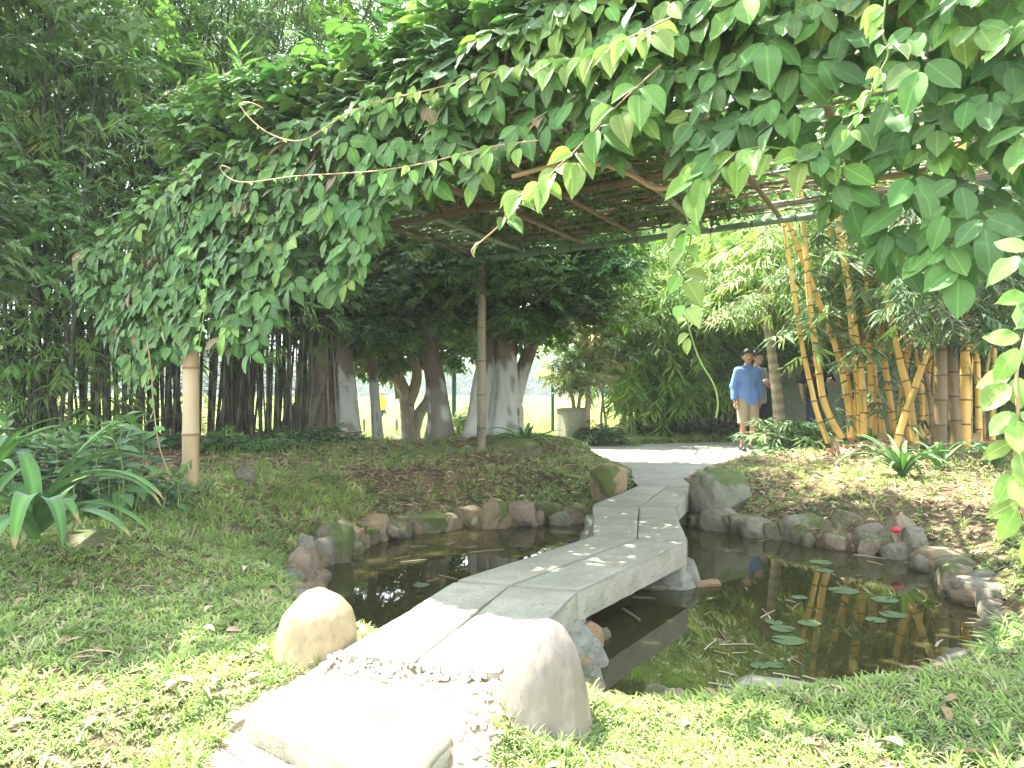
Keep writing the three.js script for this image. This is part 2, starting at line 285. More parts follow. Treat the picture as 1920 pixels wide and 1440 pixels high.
// ---------- stone: bridge, step, boulders, pond edging ----------
function rockGeo(s, { detail = 6, cuts = 7, rough = 0.16, sq = 0.0, profile } = {}) {
  let g = new THREE.IcosahedronGeometry(1, detail); g.deleteAttribute('uv'); g.deleteAttribute('normal'); g = mergeVertices(g, 1e-4);
  reseed(s * 7919 + 3); const planes = []; for (let i = 0; i < cuts; i++) planes.push([rdir(), RR(0.62, 0.92)]);
  const p = g.attributes.position, v = new THREE.Vector3(), uv = [];
  for (let i = 0; i < p.count; i++) {
    v.fromBufferAttribute(p, i); const d = v.clone();
    if (sq) v.multiplyScalar(lerp(1, 1 / Math.max(Math.abs(d.x), Math.abs(d.y), Math.abs(d.z)), sq));
    v.multiplyScalar(1 + rough * 1.6 * fbm(d.x * 1.1 + s, d.y * 1.1, d.z * 1.1 + s * 2, 2));
    for (const [n, c] of planes) { const k = v.dot(n) - c; if (k > 0) v.addScaledVector(n, -k * 0.88); }
    v.multiplyScalar(1 + rough * 0.32 * fbm(d.x * 4 + s, d.y * 4, d.z * 4, 3));
    if (profile) { const k = profile(v.y, d); v.x *= k; v.z *= k; }
    p.setXYZ(i, v.x, v.y, v.z); uv.push(d.x * 1.4 + d.z * 0.9, d.y * 1.4 + d.z * 0.4);
  }
  g.setAttribute('uv', new THREE.Float32BufferAttribute(uv, 2)); g.computeVertexNormals(); return g;
}
// mottled stone: two tones, lichen specks and, where asked, moss growing over one side
function tint(g, s, a, b, { moss = 0, side = V(1, 0.3, 0), speck = 0.25, size = 1 } = {}) {
  const p = g.attributes.position, col = [], v = new THREE.Vector3();
  for (let i = 0; i < p.count; i++) {
    v.fromBufferAttribute(p, i).multiplyScalar(size); let c = mixc(a, b, clamp(0.5 + 1.3 * fbm(v.x * 1.7 + s, v.y * 1.7, v.z * 1.7, 4), 0, 1));
    const n = fbm(v.x * 6 + s, v.y * 6, v.z * 6 + 4, 3); if (n > 0.18) c = mixc(c, [0.40, 0.37, 0.29], speck); else if (n < -0.22) c = c.map((x) => x * (1 - speck * 1.2));
    if (moss) { const m = v.dot(side) / size + 0.9 * fbm(v.x * 2.3, v.y * 2.3 + s, v.z * 2.3, 4); if (m > 1 - moss) c = mixc(c, [0.085, 0.12, 0.022], clamp((m - 1 + moss) * 4, 0, 0.9)); }
    col.push(...c);
  }
  g.setAttribute('color', new THREE.Float32BufferAttribute(col, 3)); return g;
}
const TAN = [[0.33, 0.235, 0.125], [0.22, 0.17, 0.11]], PINK = [[0.33, 0.24, 0.16], [0.235, 0.18, 0.125]], GREYS = [[0.27, 0.24, 0.175], [0.175, 0.155, 0.11]], OLIVE = [[0.13, 0.125, 0.06], [0.20, 0.175, 0.10]];

// prism with a rough broken edge: a closed outline in x,z, its top and its depth
function slabGeo(outline, top, deep, s, { rough = 0.0065, step = 0.03, tilt = 0, round = 0.012 } = {}) {
  const ring = []; const n = outline.length;
  for (let i = 0; i < n; i++) { const a = outline[i], b = outline[(i + 1) % n], l = Math.hypot(b[0] - a[0], b[1] - a[1]), m = Math.max(2, Math.round(l / step)); for (let k = 0; k < m; k++) ring.push([lerp(a[0], b[0], k / m), lerp(a[1], b[1], k / m), Math.min(k, m - k) * l / m]); }
  let cx = 0, cz = 0; ring.forEach((r) => { cx += r[0]; cz += r[1]; }); cx /= ring.length; cz /= ring.length;
  const pos = [], uv = [], col = [], idx = [], N = ring.length; let per = 0;
  const rows = []; for (let q = 0; q <= 7; q++) rows.push([q / 7, 0, true]);
  rows[7] = [1, 0, true]; rows.push([1, round, false]); for (const f of [0.25, 0.5, 0.75, 1]) rows.push([1, lerp(round, deep, f), false]);
  rows.forEach(([f, dy, cap], q) => {
    per = 0;
    ring.forEach(([x, z, corner], i) => {
      const l = Math.hypot(x - cx, z - cz), inset = cap ? round * 1.0 : 0, ux = (x - cx) / l, uz = (z - cz) / l;
      const e = rough * 1.8 * fbm(x * 9 + s, dy * 14, z * 9, 3) - (corner < 0.035 ? (0.035 - corner) * 0.22 : 0) - (cap ? 0 : 0);
      const rr = cap ? f * (l - inset + e) : l + e + (dy > round ? rough * 2.2 * fbm(x * 16, dy * 20 + s, z * 16, 3) : 0);
      const X = cx + ux * rr, Z = cz + uz * rr;
      pos.push(X, top - dy + (cap ? 0.004 * fbm(X * 3 + s, Z * 3, 1, 3) : 0) + tilt * (X - cx), Z);
      if (i) per += Math.hypot(x - ring[i - 1][0], z - ring[i - 1][1]);
      uv.push(...(cap ? [X * 1.1, Z * 1.1] : [per * 1.1, dy * 1.1 + 0.3 * s]));
      const st = 0.5 + fbm(X * 2.2 + s, Z * 2.2, dy * 4, 4), lich = fbm(X * 5, Z * 5 + s, dy * 9 + 2, 3);
      let c = mixc([0.74, 0.74, 0.67], [1.08, 1.06, 0.99], clamp(st, 0, 1)); if (lich > 0.2) c = mixc(c, [0.82, 0.74, 0.54], clamp((lich - 0.17) * 4, 0, 0.7)); if (!cap && lich < -0.12) c = mixc(c, [0.60, 0.62, 0.48], 0.5);
      col.push(...c);
    });
  });
  for (let q = 0; q < rows.length - 1; q++) for (let i = 0; i < N; i++) { const a = q * N + i, b = q * N + (i + 1) % N; if (q) idx.push(a, a + N, b, b, a + N, b + N); else idx.push(a, a + N, b + N); }
  let g = geoFrom(pos, idx, uv, col); 
  const nrm = g.attributes.normal; const p = g.attributes.position;                     // make sure faces look outwards
  if (nrm.getY(3 * N + 2) < 0) { for (let i = 0; i < idx.length; i += 3) { const t = idx[i]; idx[i] = idx[i + 1]; idx[i + 1] = t; } g = geoFrom(pos, idx, uv, col); }
  return g;
}
{
  const b = thing('stone_bridge', 'low zigzag footbridge of paired pale granite slabs across the pond', 'bridge');
  const L = [[-0.683, -3.10], [-0.308, -4.25], [0.574, -5.57], [0.725, -7.09], [1.36, -8.5]], Rr = [[-0.045, -2.88], [0.338, -4.05], [1.207, -5.41], [1.425, -6.94], [1.96, -8.4]], mids = [0.49, 0.46, 0.47, 0.58, 0.5];
  const mid = (i) => [lerp(L[i][0], Rr[i][0], mids[i]), lerp(L[i][1], Rr[i][1], mids[i])];
  const shrink = (q, g) => { const cx = q.reduce((a, p) => a + p[0], 0) / 4, cz = q.reduce((a, p) => a + p[1], 0) / 4; return q.map(([x, z]) => { const l = Math.hypot(x - cx, z - cz); return [x + (cx - x) / l * g, z + (cz - z) / l * g]; }); };
  for (let i = 0; i < 4; i++) {
    const qa = [L[i], mid(i), mid(i + 1), L[i + 1]], qb = [mid(i), Rr[i], Rr[i + 1], mid(i + 1)];
    part('slab', slabGeo(shrink(qa, 0.006), 0.312 + [0, 0.002, -0.003, 0][i], 0.155, i * 3 + 1), M.granite, b);
    part('slab', slabGeo(shrink(qb, 0.006), 0.309 + [0.002, 0, 0.002, -0.002][i], 0.16, i * 3 + 2), M.granite, b);
  }
  const lump = (x, y, z, sx, sy, sz, turn, s, ab, o = {}) => { const g = tint(rockGeo(s, { detail: 9, cuts: 9, rough: 0.2, sq: 0.45, ...o }), s, ...ab, { speck: 0.3, size: 2, ...o }); const m = part('pier_stone', g, M.rock, b); m.position.set(x, y, z); m.scale.set(sx, sy, sz); m.rotation.y = turn; return m; };
  const CEM = [[0.36, 0.36, 0.30], [0.22, 0.22, 0.16]], ORA = [[0.40, 0.22, 0.09], [0.30, 0.22, 0.13]];
  // rough mortared piers under the two knees of the bridge and under its far end
  const pier = (pts, s) => { const m = part('pier', slabGeo(pts, 0.155, 0.55, s, { rough: 0.03, step: 0.04, round: 0.02 }), M.granite, b); return m; };
  pier([[-0.25, -4.12], [0.345, -4.0], [0.40, -4.22], [-0.2, -4.42]], 31); pier([[0.6, -5.5], [1.19, -5.37], [1.24, -5.62], [0.62, -5.74]], 37); pier([[0.72, -7.0], [1.40, -6.9], [1.45, -7.2], [0.75, -7.3]], 43);
  lump(0.33, 0.02, -3.93, 0.14, 0.17, 0.15, 0.6, 51, CEM); lump(0.40, 0.05, -4.13, 0.08, 0.09, 0.07, 0.3, 52, ORA); lump(0.44, 0.0, -4.25, 0.13, 0.05, 0.06, 0.9, 53, OLIVE); lump(0.30, 0.0, -3.78, 0.09, 0.09, 0.07, 0.2, 54, ORA); lump(0.36, 0.0, -3.66, 0.07, 0.06, 0.05, 2, 55, CEM);
  lump(1.12, 0.02, -5.42, 0.15, 0.10, 0.14, 0.3, 56, CEM); lump(1.23, 0.03, -5.47, 0.09, 0.16, 0.11, 0.3, 57, CEM); lump(1.34, 0.0, -5.42, 0.10, 0.05, 0.05, 0.2, 58, ORA); lump(0.95, 0.0, -5.38, 0.18, 0.07, 0.10, 0.1, 59, OLIVE); lump(0.68, 0.03, -5.6, 0.12, 0.15, 0.14, 0.5, 60, CEM); lump(0.72, 0.06, -6.9, 0.10, 0.19, 0.10, 0.5, 61, CEM); lump(0.66, 0.1, -6.55, 0.06, 0.12, 0.12, 0.5, 62, CEM);
  for (let i = 0; i < 6; i++) lump(0.05 - i * 0.0 + 0.12 * Math.sin(i * 2), 0.08, -2.95 - i * 0.13, 0.11, 0.11, 0.10, i, 63 + i, CEM);
  solo('step_stone', slabGeo([[-0.925, -2.77], [-0.80, -2.97], [-0.6, -3.0], [-0.36, -2.85], [-0.19, -2.68], [-0.27, -2.42], [-0.42, -2.38], [-0.56, -2.49], [-0.75, -2.63]], 0.185, 0.24, 71, { rough: 0.012, round: 0.03, step: 0.025 }), M.granite, 'rough pale step stone lying in the grass in front of the bridge', 'step stone');
}
{
  const bell = (v) => (y) => v.reduce((a, [h, k], i) => (y >= h && i < v.length - 1 ? lerp(k, v[i + 1][1], clamp((y - h) / (v[i + 1][0] - h), 0, 1)) : a), v[0][1]);
  const boulder = (label, s, x, y, z, sx, sy, sz, turn, ab, o, lean = 0) => { const g = tint(rockGeo(s, { detail: 22, cuts: 2, rough: 0.09, ...o }), s, ...ab, { speck: 0.16, size: 1, ...o }); const m = solo('boulder', g, o.moss ? M.rock : M.smooth, label, 'boulder'); m.position.set(x, y, z); m.scale.set(sx, sy, sz); m.rotation.set(0, turn, lean); return m; };
  boulder('smooth cream boulder standing in the grass left of the bridge mouth', 3, -0.815, 0.20, -3.3, 0.178, 0.315, 0.17, 0.4, [[0.33, 0.265, 0.15], [0.24, 0.18, 0.095]], { profile: bell([[-1, 1.5], [-0.3, 1.02], [0.25, 0.98], [0.7, 1.05], [1.2, 0.9]]) });
  boulder('smooth pinkish grey bell-shaped boulder right of the bridge mouth, nearest the camera', 8, 0.115, 0.15, -2.83, 0.165, 0.375, 0.165, 1.3, [[0.235, 0.20, 0.17], [0.17, 0.14, 0.105]], { cuts: 0, rough: 0.07, profile: bell([[-1, 1.9], [-0.45, 1.36], [-0.1, 1.12], [0.15, 1.0], [0.6, 0.98], [1.2, 0.95]]) }, 0.05);
  boulder('large mossy grey boulder right of the far end of the bridge', 15, 2.06, 0.29, -7.85, 0.29, 0.27, 0.24, 0.5, [[0.24, 0.24, 0.17], [0.17, 0.17, 0.12]], { moss: 0.5, side: V(0.2, 0.9, 0.2), sq: 0.35, rough: 0.12 });
  boulder('brown boulder with a green left side at the far left corner of the bridge', 21, 1.0, 0.36, -8.2, 0.2, 0.23, 0.18, 0.9, [[0.36, 0.25, 0.13], [0.27, 0.2, 0.12]], { moss: 0.45, side: V(-0.9, 0.3, 0.3), sq: 0.3 });
  // pond edging: stones set along the waterline. [px, top, bottom, width, tones, moss side]
  const edging = (name, label, rows, s0) => {
    const e = thing(name, label, 'stone edging'); e.userData.kind = 'structure';
    rows.forEach(([px, t, b, w, ab, moss, sq = 0.45, zz = 0], i) => {
      const d = Math.min(8.4, EYE * FPX / (b - 732 - 2)), c = at(px, (t + b) / 2, d + 0.08), hw = w / FPX * d / 2, hh = (b - t) / FPX * d / 2;
      const g = tint(rockGeo(s0 + i * 3, { detail: 8, cuts: 9, rough: 0.18, sq }), s0 + i, ...ab, { moss: moss ? 0.55 : 0, side: moss || V(1, 0, 0), size: 1.6 });
      const m = part('stone', g, M.rock, e); m.position.set(c.x, c.y - hh * 0.25, c.z + zz); m.scale.set(hw * 1.35, hh * 1.7, Math.max(hw * 1.0, 0.13)); m.rotation.y = Math.sin(i * 5.1) * 0.35;
    });
  };
  const mo = V(0.7, 0.7, 0.2), ml = V(0.8, 0.2, 0.4);
  edging('pond_edging', 'row of rough tan and mossy stones edging the far left bank of the pond', [
    [602, 1012, 1062, 46, GREYS], [628, 990, 1058, 52, OLIVE, mo], [655, 982, 1036, 50, PINK], [690, 968, 1016, 60, TAN], [728, 985, 1008, 44, GREYS], [790, 968, 1000, 84, OLIVE, mo], [826, 962, 988, 36, GREYS], [850, 970, 994, 30, TAN], [880, 953, 991, 52, TAN], [924, 943, 992, 42, TAN, ml], [952, 954, 986, 26, PINK], [980, 948, 987, 48, PINK], [1030, 950, 982, 56, OLIVE, mo], [1058, 958, 980, 30, GREYS], [1087, 946, 979, 42, TAN],
    [575, 1015, 1085, 42, GREYS], [560, 1040, 1098, 60, PINK], [548, 1072, 1115, 66, GREYS], [545, 1098, 1150, 80, TAN], [560, 1120, 1185, 70, GREYS]], 100);
  edging('pond_edging', 'low wall of grey and brown stones along the far right waterline', [
    [1312, 968, 990, 40, OLIVE], [1352, 958, 996, 62, GREYS], [1392, 968, 1003, 50, OLIVE], [1425, 975, 1010, 56, GREYS], [1462, 980, 1012, 58, OLIVE], [1508, 972, 1016, 66, GREYS, mo], [1548, 978, 1022, 44, OLIVE], [1590, 1005, 1032, 60, PINK], [1640, 990, 1036, 60, GREYS], [1682, 980, 1044, 44, PINK], [1712, 995, 1052, 40, GREYS], [1740, 1030, 1066, 50, OLIVE], [1362, 962, 985, 70, GREYS, mo], [1460, 965, 986, 50, GREYS], [1785, 1050, 1095, 56, OLIVE], [1820, 1085, 1130, 50, GREYS]], 200);
  edging('pond_edging', 'half-buried stones along the near right rim of the pond in the grass', [
    [1400, 1318, 1350, 60, GREYS], [1220, 1320, 1352, 44, GREYS], [1620, 1300, 1335, 70, GREYS], [1850, 1225, 1290, 70, TAN], [1790, 1270, 1315, 60, GREYS], [1560, 1305, 1338, 60, PINK]], 300);
  {                                                 // smaller stones that fill the edging between the large ones
    reseed(55); const E = thing('pond_edging', 'small filler stones wedged along the waterline round the pond', 'stone edging'); E.userData.kind = 'structure';
    const shapes = [0, 1, 2, 3, 4].map((i) => tint(rockGeo(600 + i * 7, { detail: 5, cuts: 8, rough: 0.18, sq: 0.45 }), 600 + i, ...[GREYS, TAN, OLIVE, PINK, OLIVE][i], { moss: i > 2 ? 0.45 : 0, side: V(0.2, 0.9, 0.3), size: 1.6 }));
    for (let i = 1; i < 24; i++) { const a = POND[i], b = POND[i + 1], l = Math.hypot(b[0] - a[0], b[1] - a[1]), n = Math.max(1, Math.round(l / 0.19));  for (let k = 0; k < n; k++) { const u = (k + RR(0.1, 0.9)) / n, x = lerp(a[0], b[0], u), z = lerp(a[1], b[1], u), w = RR(0.05, 0.15), near_ = z > -4.2; const nx = (b[1] - a[1]) / l, nz = -(b[0] - a[0]) / l, s = sdPoly(POND, x + nx * 0.05, z + nz * 0.05) > 0 ? 1 : -1, o = RR(-0.02, 0.07) * s; const m = part('stone', pick(shapes), M.rock, E); m.position.set(x + nx * o, near_ ? RR(0, 0.05) : RR(0.01, 0.07), z + nz * o); m.scale.set(w, RR(0.07, near_ ? 0.09 : 0.13), w * 0.85); m.rotation.y = R() * 6.283; } }
  }
  const stone = (label, px, t, b, w, d, ab, s, o = {}) => { const c = at(px, (t + b) / 2, d), hw = w / FPX * d / 2, hh = (b - t) / FPX * d / 2; const g = tint(rockGeo(s, { detail: 10, cuts: 8, rough: 0.16, sq: 0.3, ...o }), s, ...ab, { size: 1.6, ...o }); const m = solo('stone', g, M.rock, label, 'stone'); m.position.set(c.x, c.y - hh * 0.15, c.z); m.scale.set(hw * 1.15, hh * 1.3, o.deep ?? hw * 0.9); m.rotation.y = s % 5 * 0.2 - 0.4; };
  stone('rounded mossy upright stone left of the rock with the red petal', 1578, 955, 1006, 66, 6.95, OLIVE, 401, { moss: 0.4, side: V(-0.5, 0.8, 0) });
  stone('pale blocky right-bank stone carrying a red petal', 1682, 975, 1022, 56, 6.5, PINK, 402, { sq: 0.6 });
  stone('wide golden tan stone among grass on the right bank above the pond', 1770, 1028, 1068, 96, 5.9, TAN, 403);
  stone('dull green flat stone beside the red petal rock on the right bank', 1735, 990, 1030, 90, 6.6, OLIVE, 404);
  stone('rounded brown stone topping the pile at the right edge of the pond', 1882, 1045, 1092, 70, 5.4, TAN, 405);
  stone('long pale flat-topped stone at the right waterline below the brown rounded one', 1872, 1088, 1138, 120, 4.95, GREYS, 406, { sq: 0.55 });
  stone('whitish stone cut by the right frame edge beside the long flat one', 1922, 1090, 1140, 60, 4.9, [[0.55, 0.55, 0.52], [0.42, 0.42, 0.39]], 407);
  stone('low grey stone wedged under the brown rounded one at the pond bend', 1838, 1070, 1110, 60, 5.2, GREYS, 408);
  stone('tan and mossy stone standing in water at the right end of the pond', 1885, 1146, 1212, 80, 4.25, TAN, 409, { moss: 0.3, side: V(-0.3, -0.9, 0.3) });
  stone('large sloping grey rock lying in the near grass at the pond rim', 1482, 1278, 1350, 190, 3.2, [[0.33, 0.31, 0.28], [0.42, 0.38, 0.33]], 410, { deep: 0.14, rough: 0.22 });
  stone('small pinkish triangular stone in the near grass right of the bell boulder', 1274, 1294, 1345, 64, 3.2, PINK, 411, { cuts: 12 });
  stone('pale cream stone half sunk in grass at the near pond rim', 1712, 1288, 1330, 80, 3.25, [[0.6, 0.55, 0.42], [0.45, 0.4, 0.3]], 412);
  stone('low mossy rock on the shaded mound left of the second bamboo post', 815, 842, 900, 110, 9.6, OLIVE, 413, { moss: 0.5, side: V(0, 1, 0) });
  stone('broad mossy rock at the foot of the white-trunked tree beside the post', 965, 826, 872, 90, 9.9, OLIVE, 414, { moss: 0.6, side: V(0, 1, 0) });
  stone('pale lichen-spotted stone at the foot of the second bamboo post', 922, 858, 888, 34, 9.5, GREYS, 415);
  stone('grey lichen-spotted stone sunk in the bank below the second post', 925, 895, 935, 44, 8.9, GREYS, 416);
  stone('mossy stone under the strap-leaved plant on the left lawn', 168, 995, 1040, 120, 4.6, OLIVE, 417, { moss: 0.4, side: V(0, 1, 0) });
  stone('small brown stone on the leaf litter right of the left post', 460, 878, 912, 34, 6.6, GREYS, 418);
  stone('long grey stone lying on the far right bank at the frame edge', 1890, 930, 990, 110, 6.6, OLIVE, 419, { moss: 0.4, side: V(0, 1, 0) });
}
{                                                   // loose gravel between step and slab
  reseed(77); const geos = [rockGeo(501, { detail: 2, cuts: 5 }), rockGeo(502, { detail: 2, cuts: 5 })], lists = [[], []];
  for (let i = 0; i < 900; i++) { const u = R(), v = R(), x = lerp(-0.72, -0.06, u) + RN() * 0.05, z = lerp(-3.02, -2.76, u) + lerp(-0.13, 0.26, v); if (onStep(x, z) < -0.1) continue; const s = RR(0.004, 0.015) * (R() < 0.08 ? 1.7 : 1), t = R(); lists[i % 2].push([new THREE.Matrix4().compose(V(x, groundH(x, z) + s * 0.2, z), new THREE.Quaternion().setFromEuler(new THREE.Euler(R() * 6, R() * 6, R() * 6)), V(s, s * 0.7, s)), C(...mixc([0.36, 0.34, 0.30], [0.56, 0.52, 0.45], t))]); }
  const g = new THREE.Group(); g.name = 'gravel'; tag(g, 'loose pale gravel between the step stone and the bridge', 'gravel', null, 'stuff'); scene.add(g);
  lists.forEach((l, i) => many('pebbles', geos[i], std({ roughness: 0.9 }), l, g));
}
// ---------- bamboo pergola ----------
function tube(pts, rad, nseg = 24, nrad = 8, colf, at_) {     // rad(s, angle, p) in metres; pts a list of points or a curve
  const cv = pts instanceof THREE.Curve ? pts : new THREE.CatmullRomCurve3(pts, false, 'centripetal'), fr0 = cv.computeFrenetFrames(Math.min(nseg, 60), false), ss = at_ || Array.from({ length: nseg + 1 }, (_, i) => i / nseg), n0 = Math.min(nseg, 60), fr = { normals: ss.map((s) => fr0.normals[Math.round(s * n0)]), binormals: ss.map((s) => fr0.binormals[Math.round(s * n0)]) }, pos = [], uv = [], col = [], idx = [], len = cv.getLength();
  for (let i = 0; i <= nseg; i++) {
    const s = ss[i], c = cv.getPointAt(s), N = fr.normals[i], B = fr.binormals[i];
    for (let k = 0; k <= nrad; k++) {
      const a = k / nrad * Math.PI * 2, r = typeof rad === 'function' ? rad(s, a % (Math.PI * 2), c) : rad;
      const p = c.clone().addScaledVector(N, Math.cos(a) * r).addScaledVector(B, Math.sin(a) * r); pos.push(p.x, p.y, p.z); uv.push(k / nrad, s * len * 0.8); if (colf) col.push(...colf(s, a, p));
    }
  }
  for (let i = 0; i < nseg; i++) for (let k = 0; k < nrad; k++) { const a = i * (nrad + 1) + k; idx.push(a, a + 1, a + nrad + 1, a + 1, a + nrad + 2, a + nrad + 1); }
  for (const [end, sgn] of [[0, 1], [nseg, -1]]) { const b = pos.length / 3, c = cv.getPointAt(end / nseg), o = end * (nrad + 1); pos.push(c.x, c.y, c.z); uv.push(0.5, 0); if (colf) col.push(...colf(end / nseg, 0, c)); for (let k = 0; k < nrad; k++) idx.push(b, sgn > 0 ? o + k + 1 : o + k, sgn > 0 ? o + k : o + k + 1); }
  return geoFrom(pos, idx, uv, colf ? col : null);
}
// a bamboo pole: swollen nodes with a dark ring, tone drifting from joint to joint
function culmGeo(pts, r0, r1, gap, tone, { seed: s = 1, nrad = 9, ring = [0.05, 0.04, 0.02], band = 0, per = 6 } = {}) {
  const cv = new THREE.CatmullRomCurve3(pts, false, 'centripetal'), len = cv.getLength(), n = Math.max(2, Math.round(len / gap)), ss = [];  for (let k = 0; k < n; k++) { const h = 0.006 / len; ss.push(...(k ? [k / n - 2.4 * h, k / n - h, k / n, k / n + h, k / n + 2.4 * h] : [0])); for (let q = 1; q < per / 2; q++) ss.push((k + q / (per / 2)) / n); } ss.push(1); const seg = ss.length - 1;
  const near = (q) => { const f = q * n, k = Math.round(f); return [Math.abs(f - k) * gap, k]; };
  return tube(cv, (q) => { const [d, k] = near(q); return lerp(r0, r1, q) * (k > 0 && k < n ? 1 + 0.10 * Math.exp(-((d / 0.012) ** 2)) : 1); }, seg, nrad, (q, a, p) => {
    const [d, k] = near(q), j = Math.floor(q * n), t = hash(j, s, 5), b = 0.5 + fbm(p.x * 5 + s, p.y * 3, p.z * 5, 3); let c = mixc(tone[0], tone[1], clamp(0.5 * t + 0.6 * b, 0, 1));
    if (k > 0 && k < n && d < 0.008) c = mixc(c, ring, 0.85);
    { const g = fbm(p.x * 9 + s, p.y * 2.2, p.z * 9, 4); if (g > 0.12) c = mixc(c, [c[0] * 0.55, c[1] * 0.6, c[2] * 0.7], clamp((g - 0.12) * 6, 0, 0.85)); }
    if (band && hash(Math.floor(a * 1.6), j, s) < band) c = mixc(c, [0.12, 0.16, 0.03], 0.7);
    return c;
  }, ss);
}
const PA = V(-2.41, 2.97, -5.9), PE = V(0.796, 0, 0.605), PB = V(0.461, 0, -0.886), PN = V(-0.605, 0, 0.796), SPAN = 4.4;
const roof = (k, b, dy = 0) => PA.clone().addScaledVector(PE, k).addScaledVector(PB, b).add(V(0, dy, 0));
{
  reseed(21);
  const p = thing('bamboo_pergola', 'bamboo pergola of two visible posts and a flat lattice roof over the path', 'pergola');
  const STRAW = [[0.34, 0.22, 0.09], [0.50, 0.39, 0.235]], GREYB = [[0.22, 0.17, 0.10], [0.33, 0.28, 0.19]], GREENB = [[0.20, 0.31, 0.20], [0.34, 0.44, 0.33]], DARK = [[0.15, 0.10, 0.06], [0.26, 0.19, 0.12]], ROD = [[0.22, 0.18, 0.15], [0.36, 0.30, 0.26]];
  const gy = groundH(-2.41, -5.9) - 0.1;
  part('post', culmGeo([V(-2.41, gy, -5.9), V(-2.405, 1.4, -5.9), V(-2.42, 3.0, -5.9)], 0.062, 0.054, 0.46, STRAW, { nrad: 18, ring: [0.22, 0.13, 0.05], per: 14 }), M.culm, p, 'thick straw-coloured bamboo post at the left front corner');
  part('post', culmGeo([V(-0.38, groundH(-0.38, -9.8) - 0.1, -9.8), V(-0.38, 1.6, -9.8), V(-0.375, 2.95, -9.8)], 0.058, 0.048, 0.42, GREYB, { nrad: 14, seed: 4, ring: [0.16, 0.12, 0.06], per: 14 }), M.culm, p, 'grey brown weathered bamboo post at the far corner');
  for (const [k, b] of [[5.9, 0], [6.0, SPAN]]) { const q = roof(k, b); part('post', culmGeo([V(q.x, groundH(q.x, q.z) - 0.1, q.z), V(q.x, 1.5, q.z), V(q.x, 2.95, q.z)], 0.06, 0.05, 0.45, STRAW, { nrad: 12, seed: 7 }), M.culm, p); }
  const pole = (name, k0, b0, k1, b1, y, r, tone, gap, s) => part(name, culmGeo([roof(k0, b0, y), roof(lerp(k0, k1, 0.35), lerp(b0, b1, 0.35), y + RN() * 0.012), roof(lerp(k0, k1, 0.7), lerp(b0, b1, 0.7), y + RN() * 0.012), roof(k1, b1, y)], r, r * 0.85, gap, tone, { seed: s, nrad: 10, ring: [0.10, 0.10, 0.06] }), M.culm, p);
  pole('beam', -0.35, SPAN, 6.4, SPAN, 0.0, 0.036, GREENB, 0.42, 3); pole('beam', -0.08, 0, 6.4, 0, 0.0, 0.036, GREENB, 0.42, 5); pole('beam', -0.3, SPAN / 2, 6.4, SPAN / 2, 0, 0.034, DARK, 0.42, 6);
  for (let i = 0; i < 9; i++) pole('rafter', -0.1 + i * 0.76 + RN() * 0.05, -0.03, -0.1 + i * 0.76 + RN() * 0.05, SPAN + 0.12, 0.062, RR(0.020, 0.032), i % 3 === 1 ? GREENB : DARK, 0.4, 20 + i);
  for (let i = 0; i < 27; i++) { const b = 0.14 + i * (SPAN - 0.06) / 26 + RN() * 0.05, r = RR(0.008, 0.017); pole('rod', -0.1 + RN() * 0.2, b, 6.5, b + RN() * 0.16, 0.105 + RN() * 0.012, r, ROD, 0.3, 40 + i); }
  for (let i = 0; i < 16; i++) { const k = RR(-0.2, 5.8), b = RR(0, SPAN * 0.9); part('loose_cane', tube([roof(k + 0.3, b + 0.3, 0.10), roof(k + 0.7, b + 0.3 + RR(0, 0.3), 0.08), roof(k + 1.3, b + RR(0.2, 0.6), 0.13)], 0.009, 10, 5, () => [0.30, 0.19, 0.10]), M.rod, p); }
}
// ---------- climbing vine over it ----------
const OV = [[0, 0.02], [0.07, 0.12], [0.2, 0.225], [0.38, 0.28], [0.56, 0.285], [0.73, 0.225], [0.87, 0.12], [0.95, 0.04], [1, 0.0]];
const OVW = [[0, 0.02], [0.07, 0.15], [0.2, 0.25], [0.38, 0.305], [0.56, 0.30], [0.73, 0.235], [0.86, 0.13], [0.94, 0.045], [1, 0.0]];
function leafGeo(outline, fold = 0.35, curl = 0.18, wave = 0) {  // one leaf, base at the origin, tip at y = 1, upper side towards +z
  const pos = [], uv = [], idx = [];
  outline.forEach(([u, w], i) => { const z = -curl * u * u + wave * Math.sin(i * 2.1) * 0.02; for (const k of [-1, -0.55, 0, 0.55, 1]) { const q = k * w, wv = wave * 0.025 * Math.sin(i * 1.9 + k * 2) * Math.abs(k); pos.push(q, u, z + Math.abs(q) * fold * (1.25 - 0.4 * Math.abs(k)) + wv); uv.push(0.5 + q, u); } });
  for (let i = 0; i < outline.length - 1; i++) for (let k = 0; k < 4; k++) { const a = i * 5 + k; idx.push(a, a + 1, a + 5, a + 1, a + 6, a + 5); }
  return geoFrom(pos, idx, uv);
}
const vineLeaves = [leafGeo(OV, 0.22, 0.14), leafGeo(OVW, 0.12, 0.22, 1), leafGeo(OV, 0.40, 0.30, 1), leafGeo(OVW, 0.28, 0.05), leafGeo(OV, 0.1, 0.55, 2), leafGeo(OVW, 0.55, -0.12, 2)], youngLeaves = [leafGeo(OVW, 0.75, 0.18), leafGeo(OV, 1.1, 0.25)];
const vineMats = [], vmKey = {};
function vineMat(c) { const key = c.map((x) => Math.round(x * 60)).join(); return vmKey[key] ??= leafMat({ map: leafT, transmission: c[0] > 0.14 ? 0.46 : 0.32, clearcoat: 0.24, clearcoatRoughness: 0.36, color: C(...c.map((x) => x / 0.50)) }); }
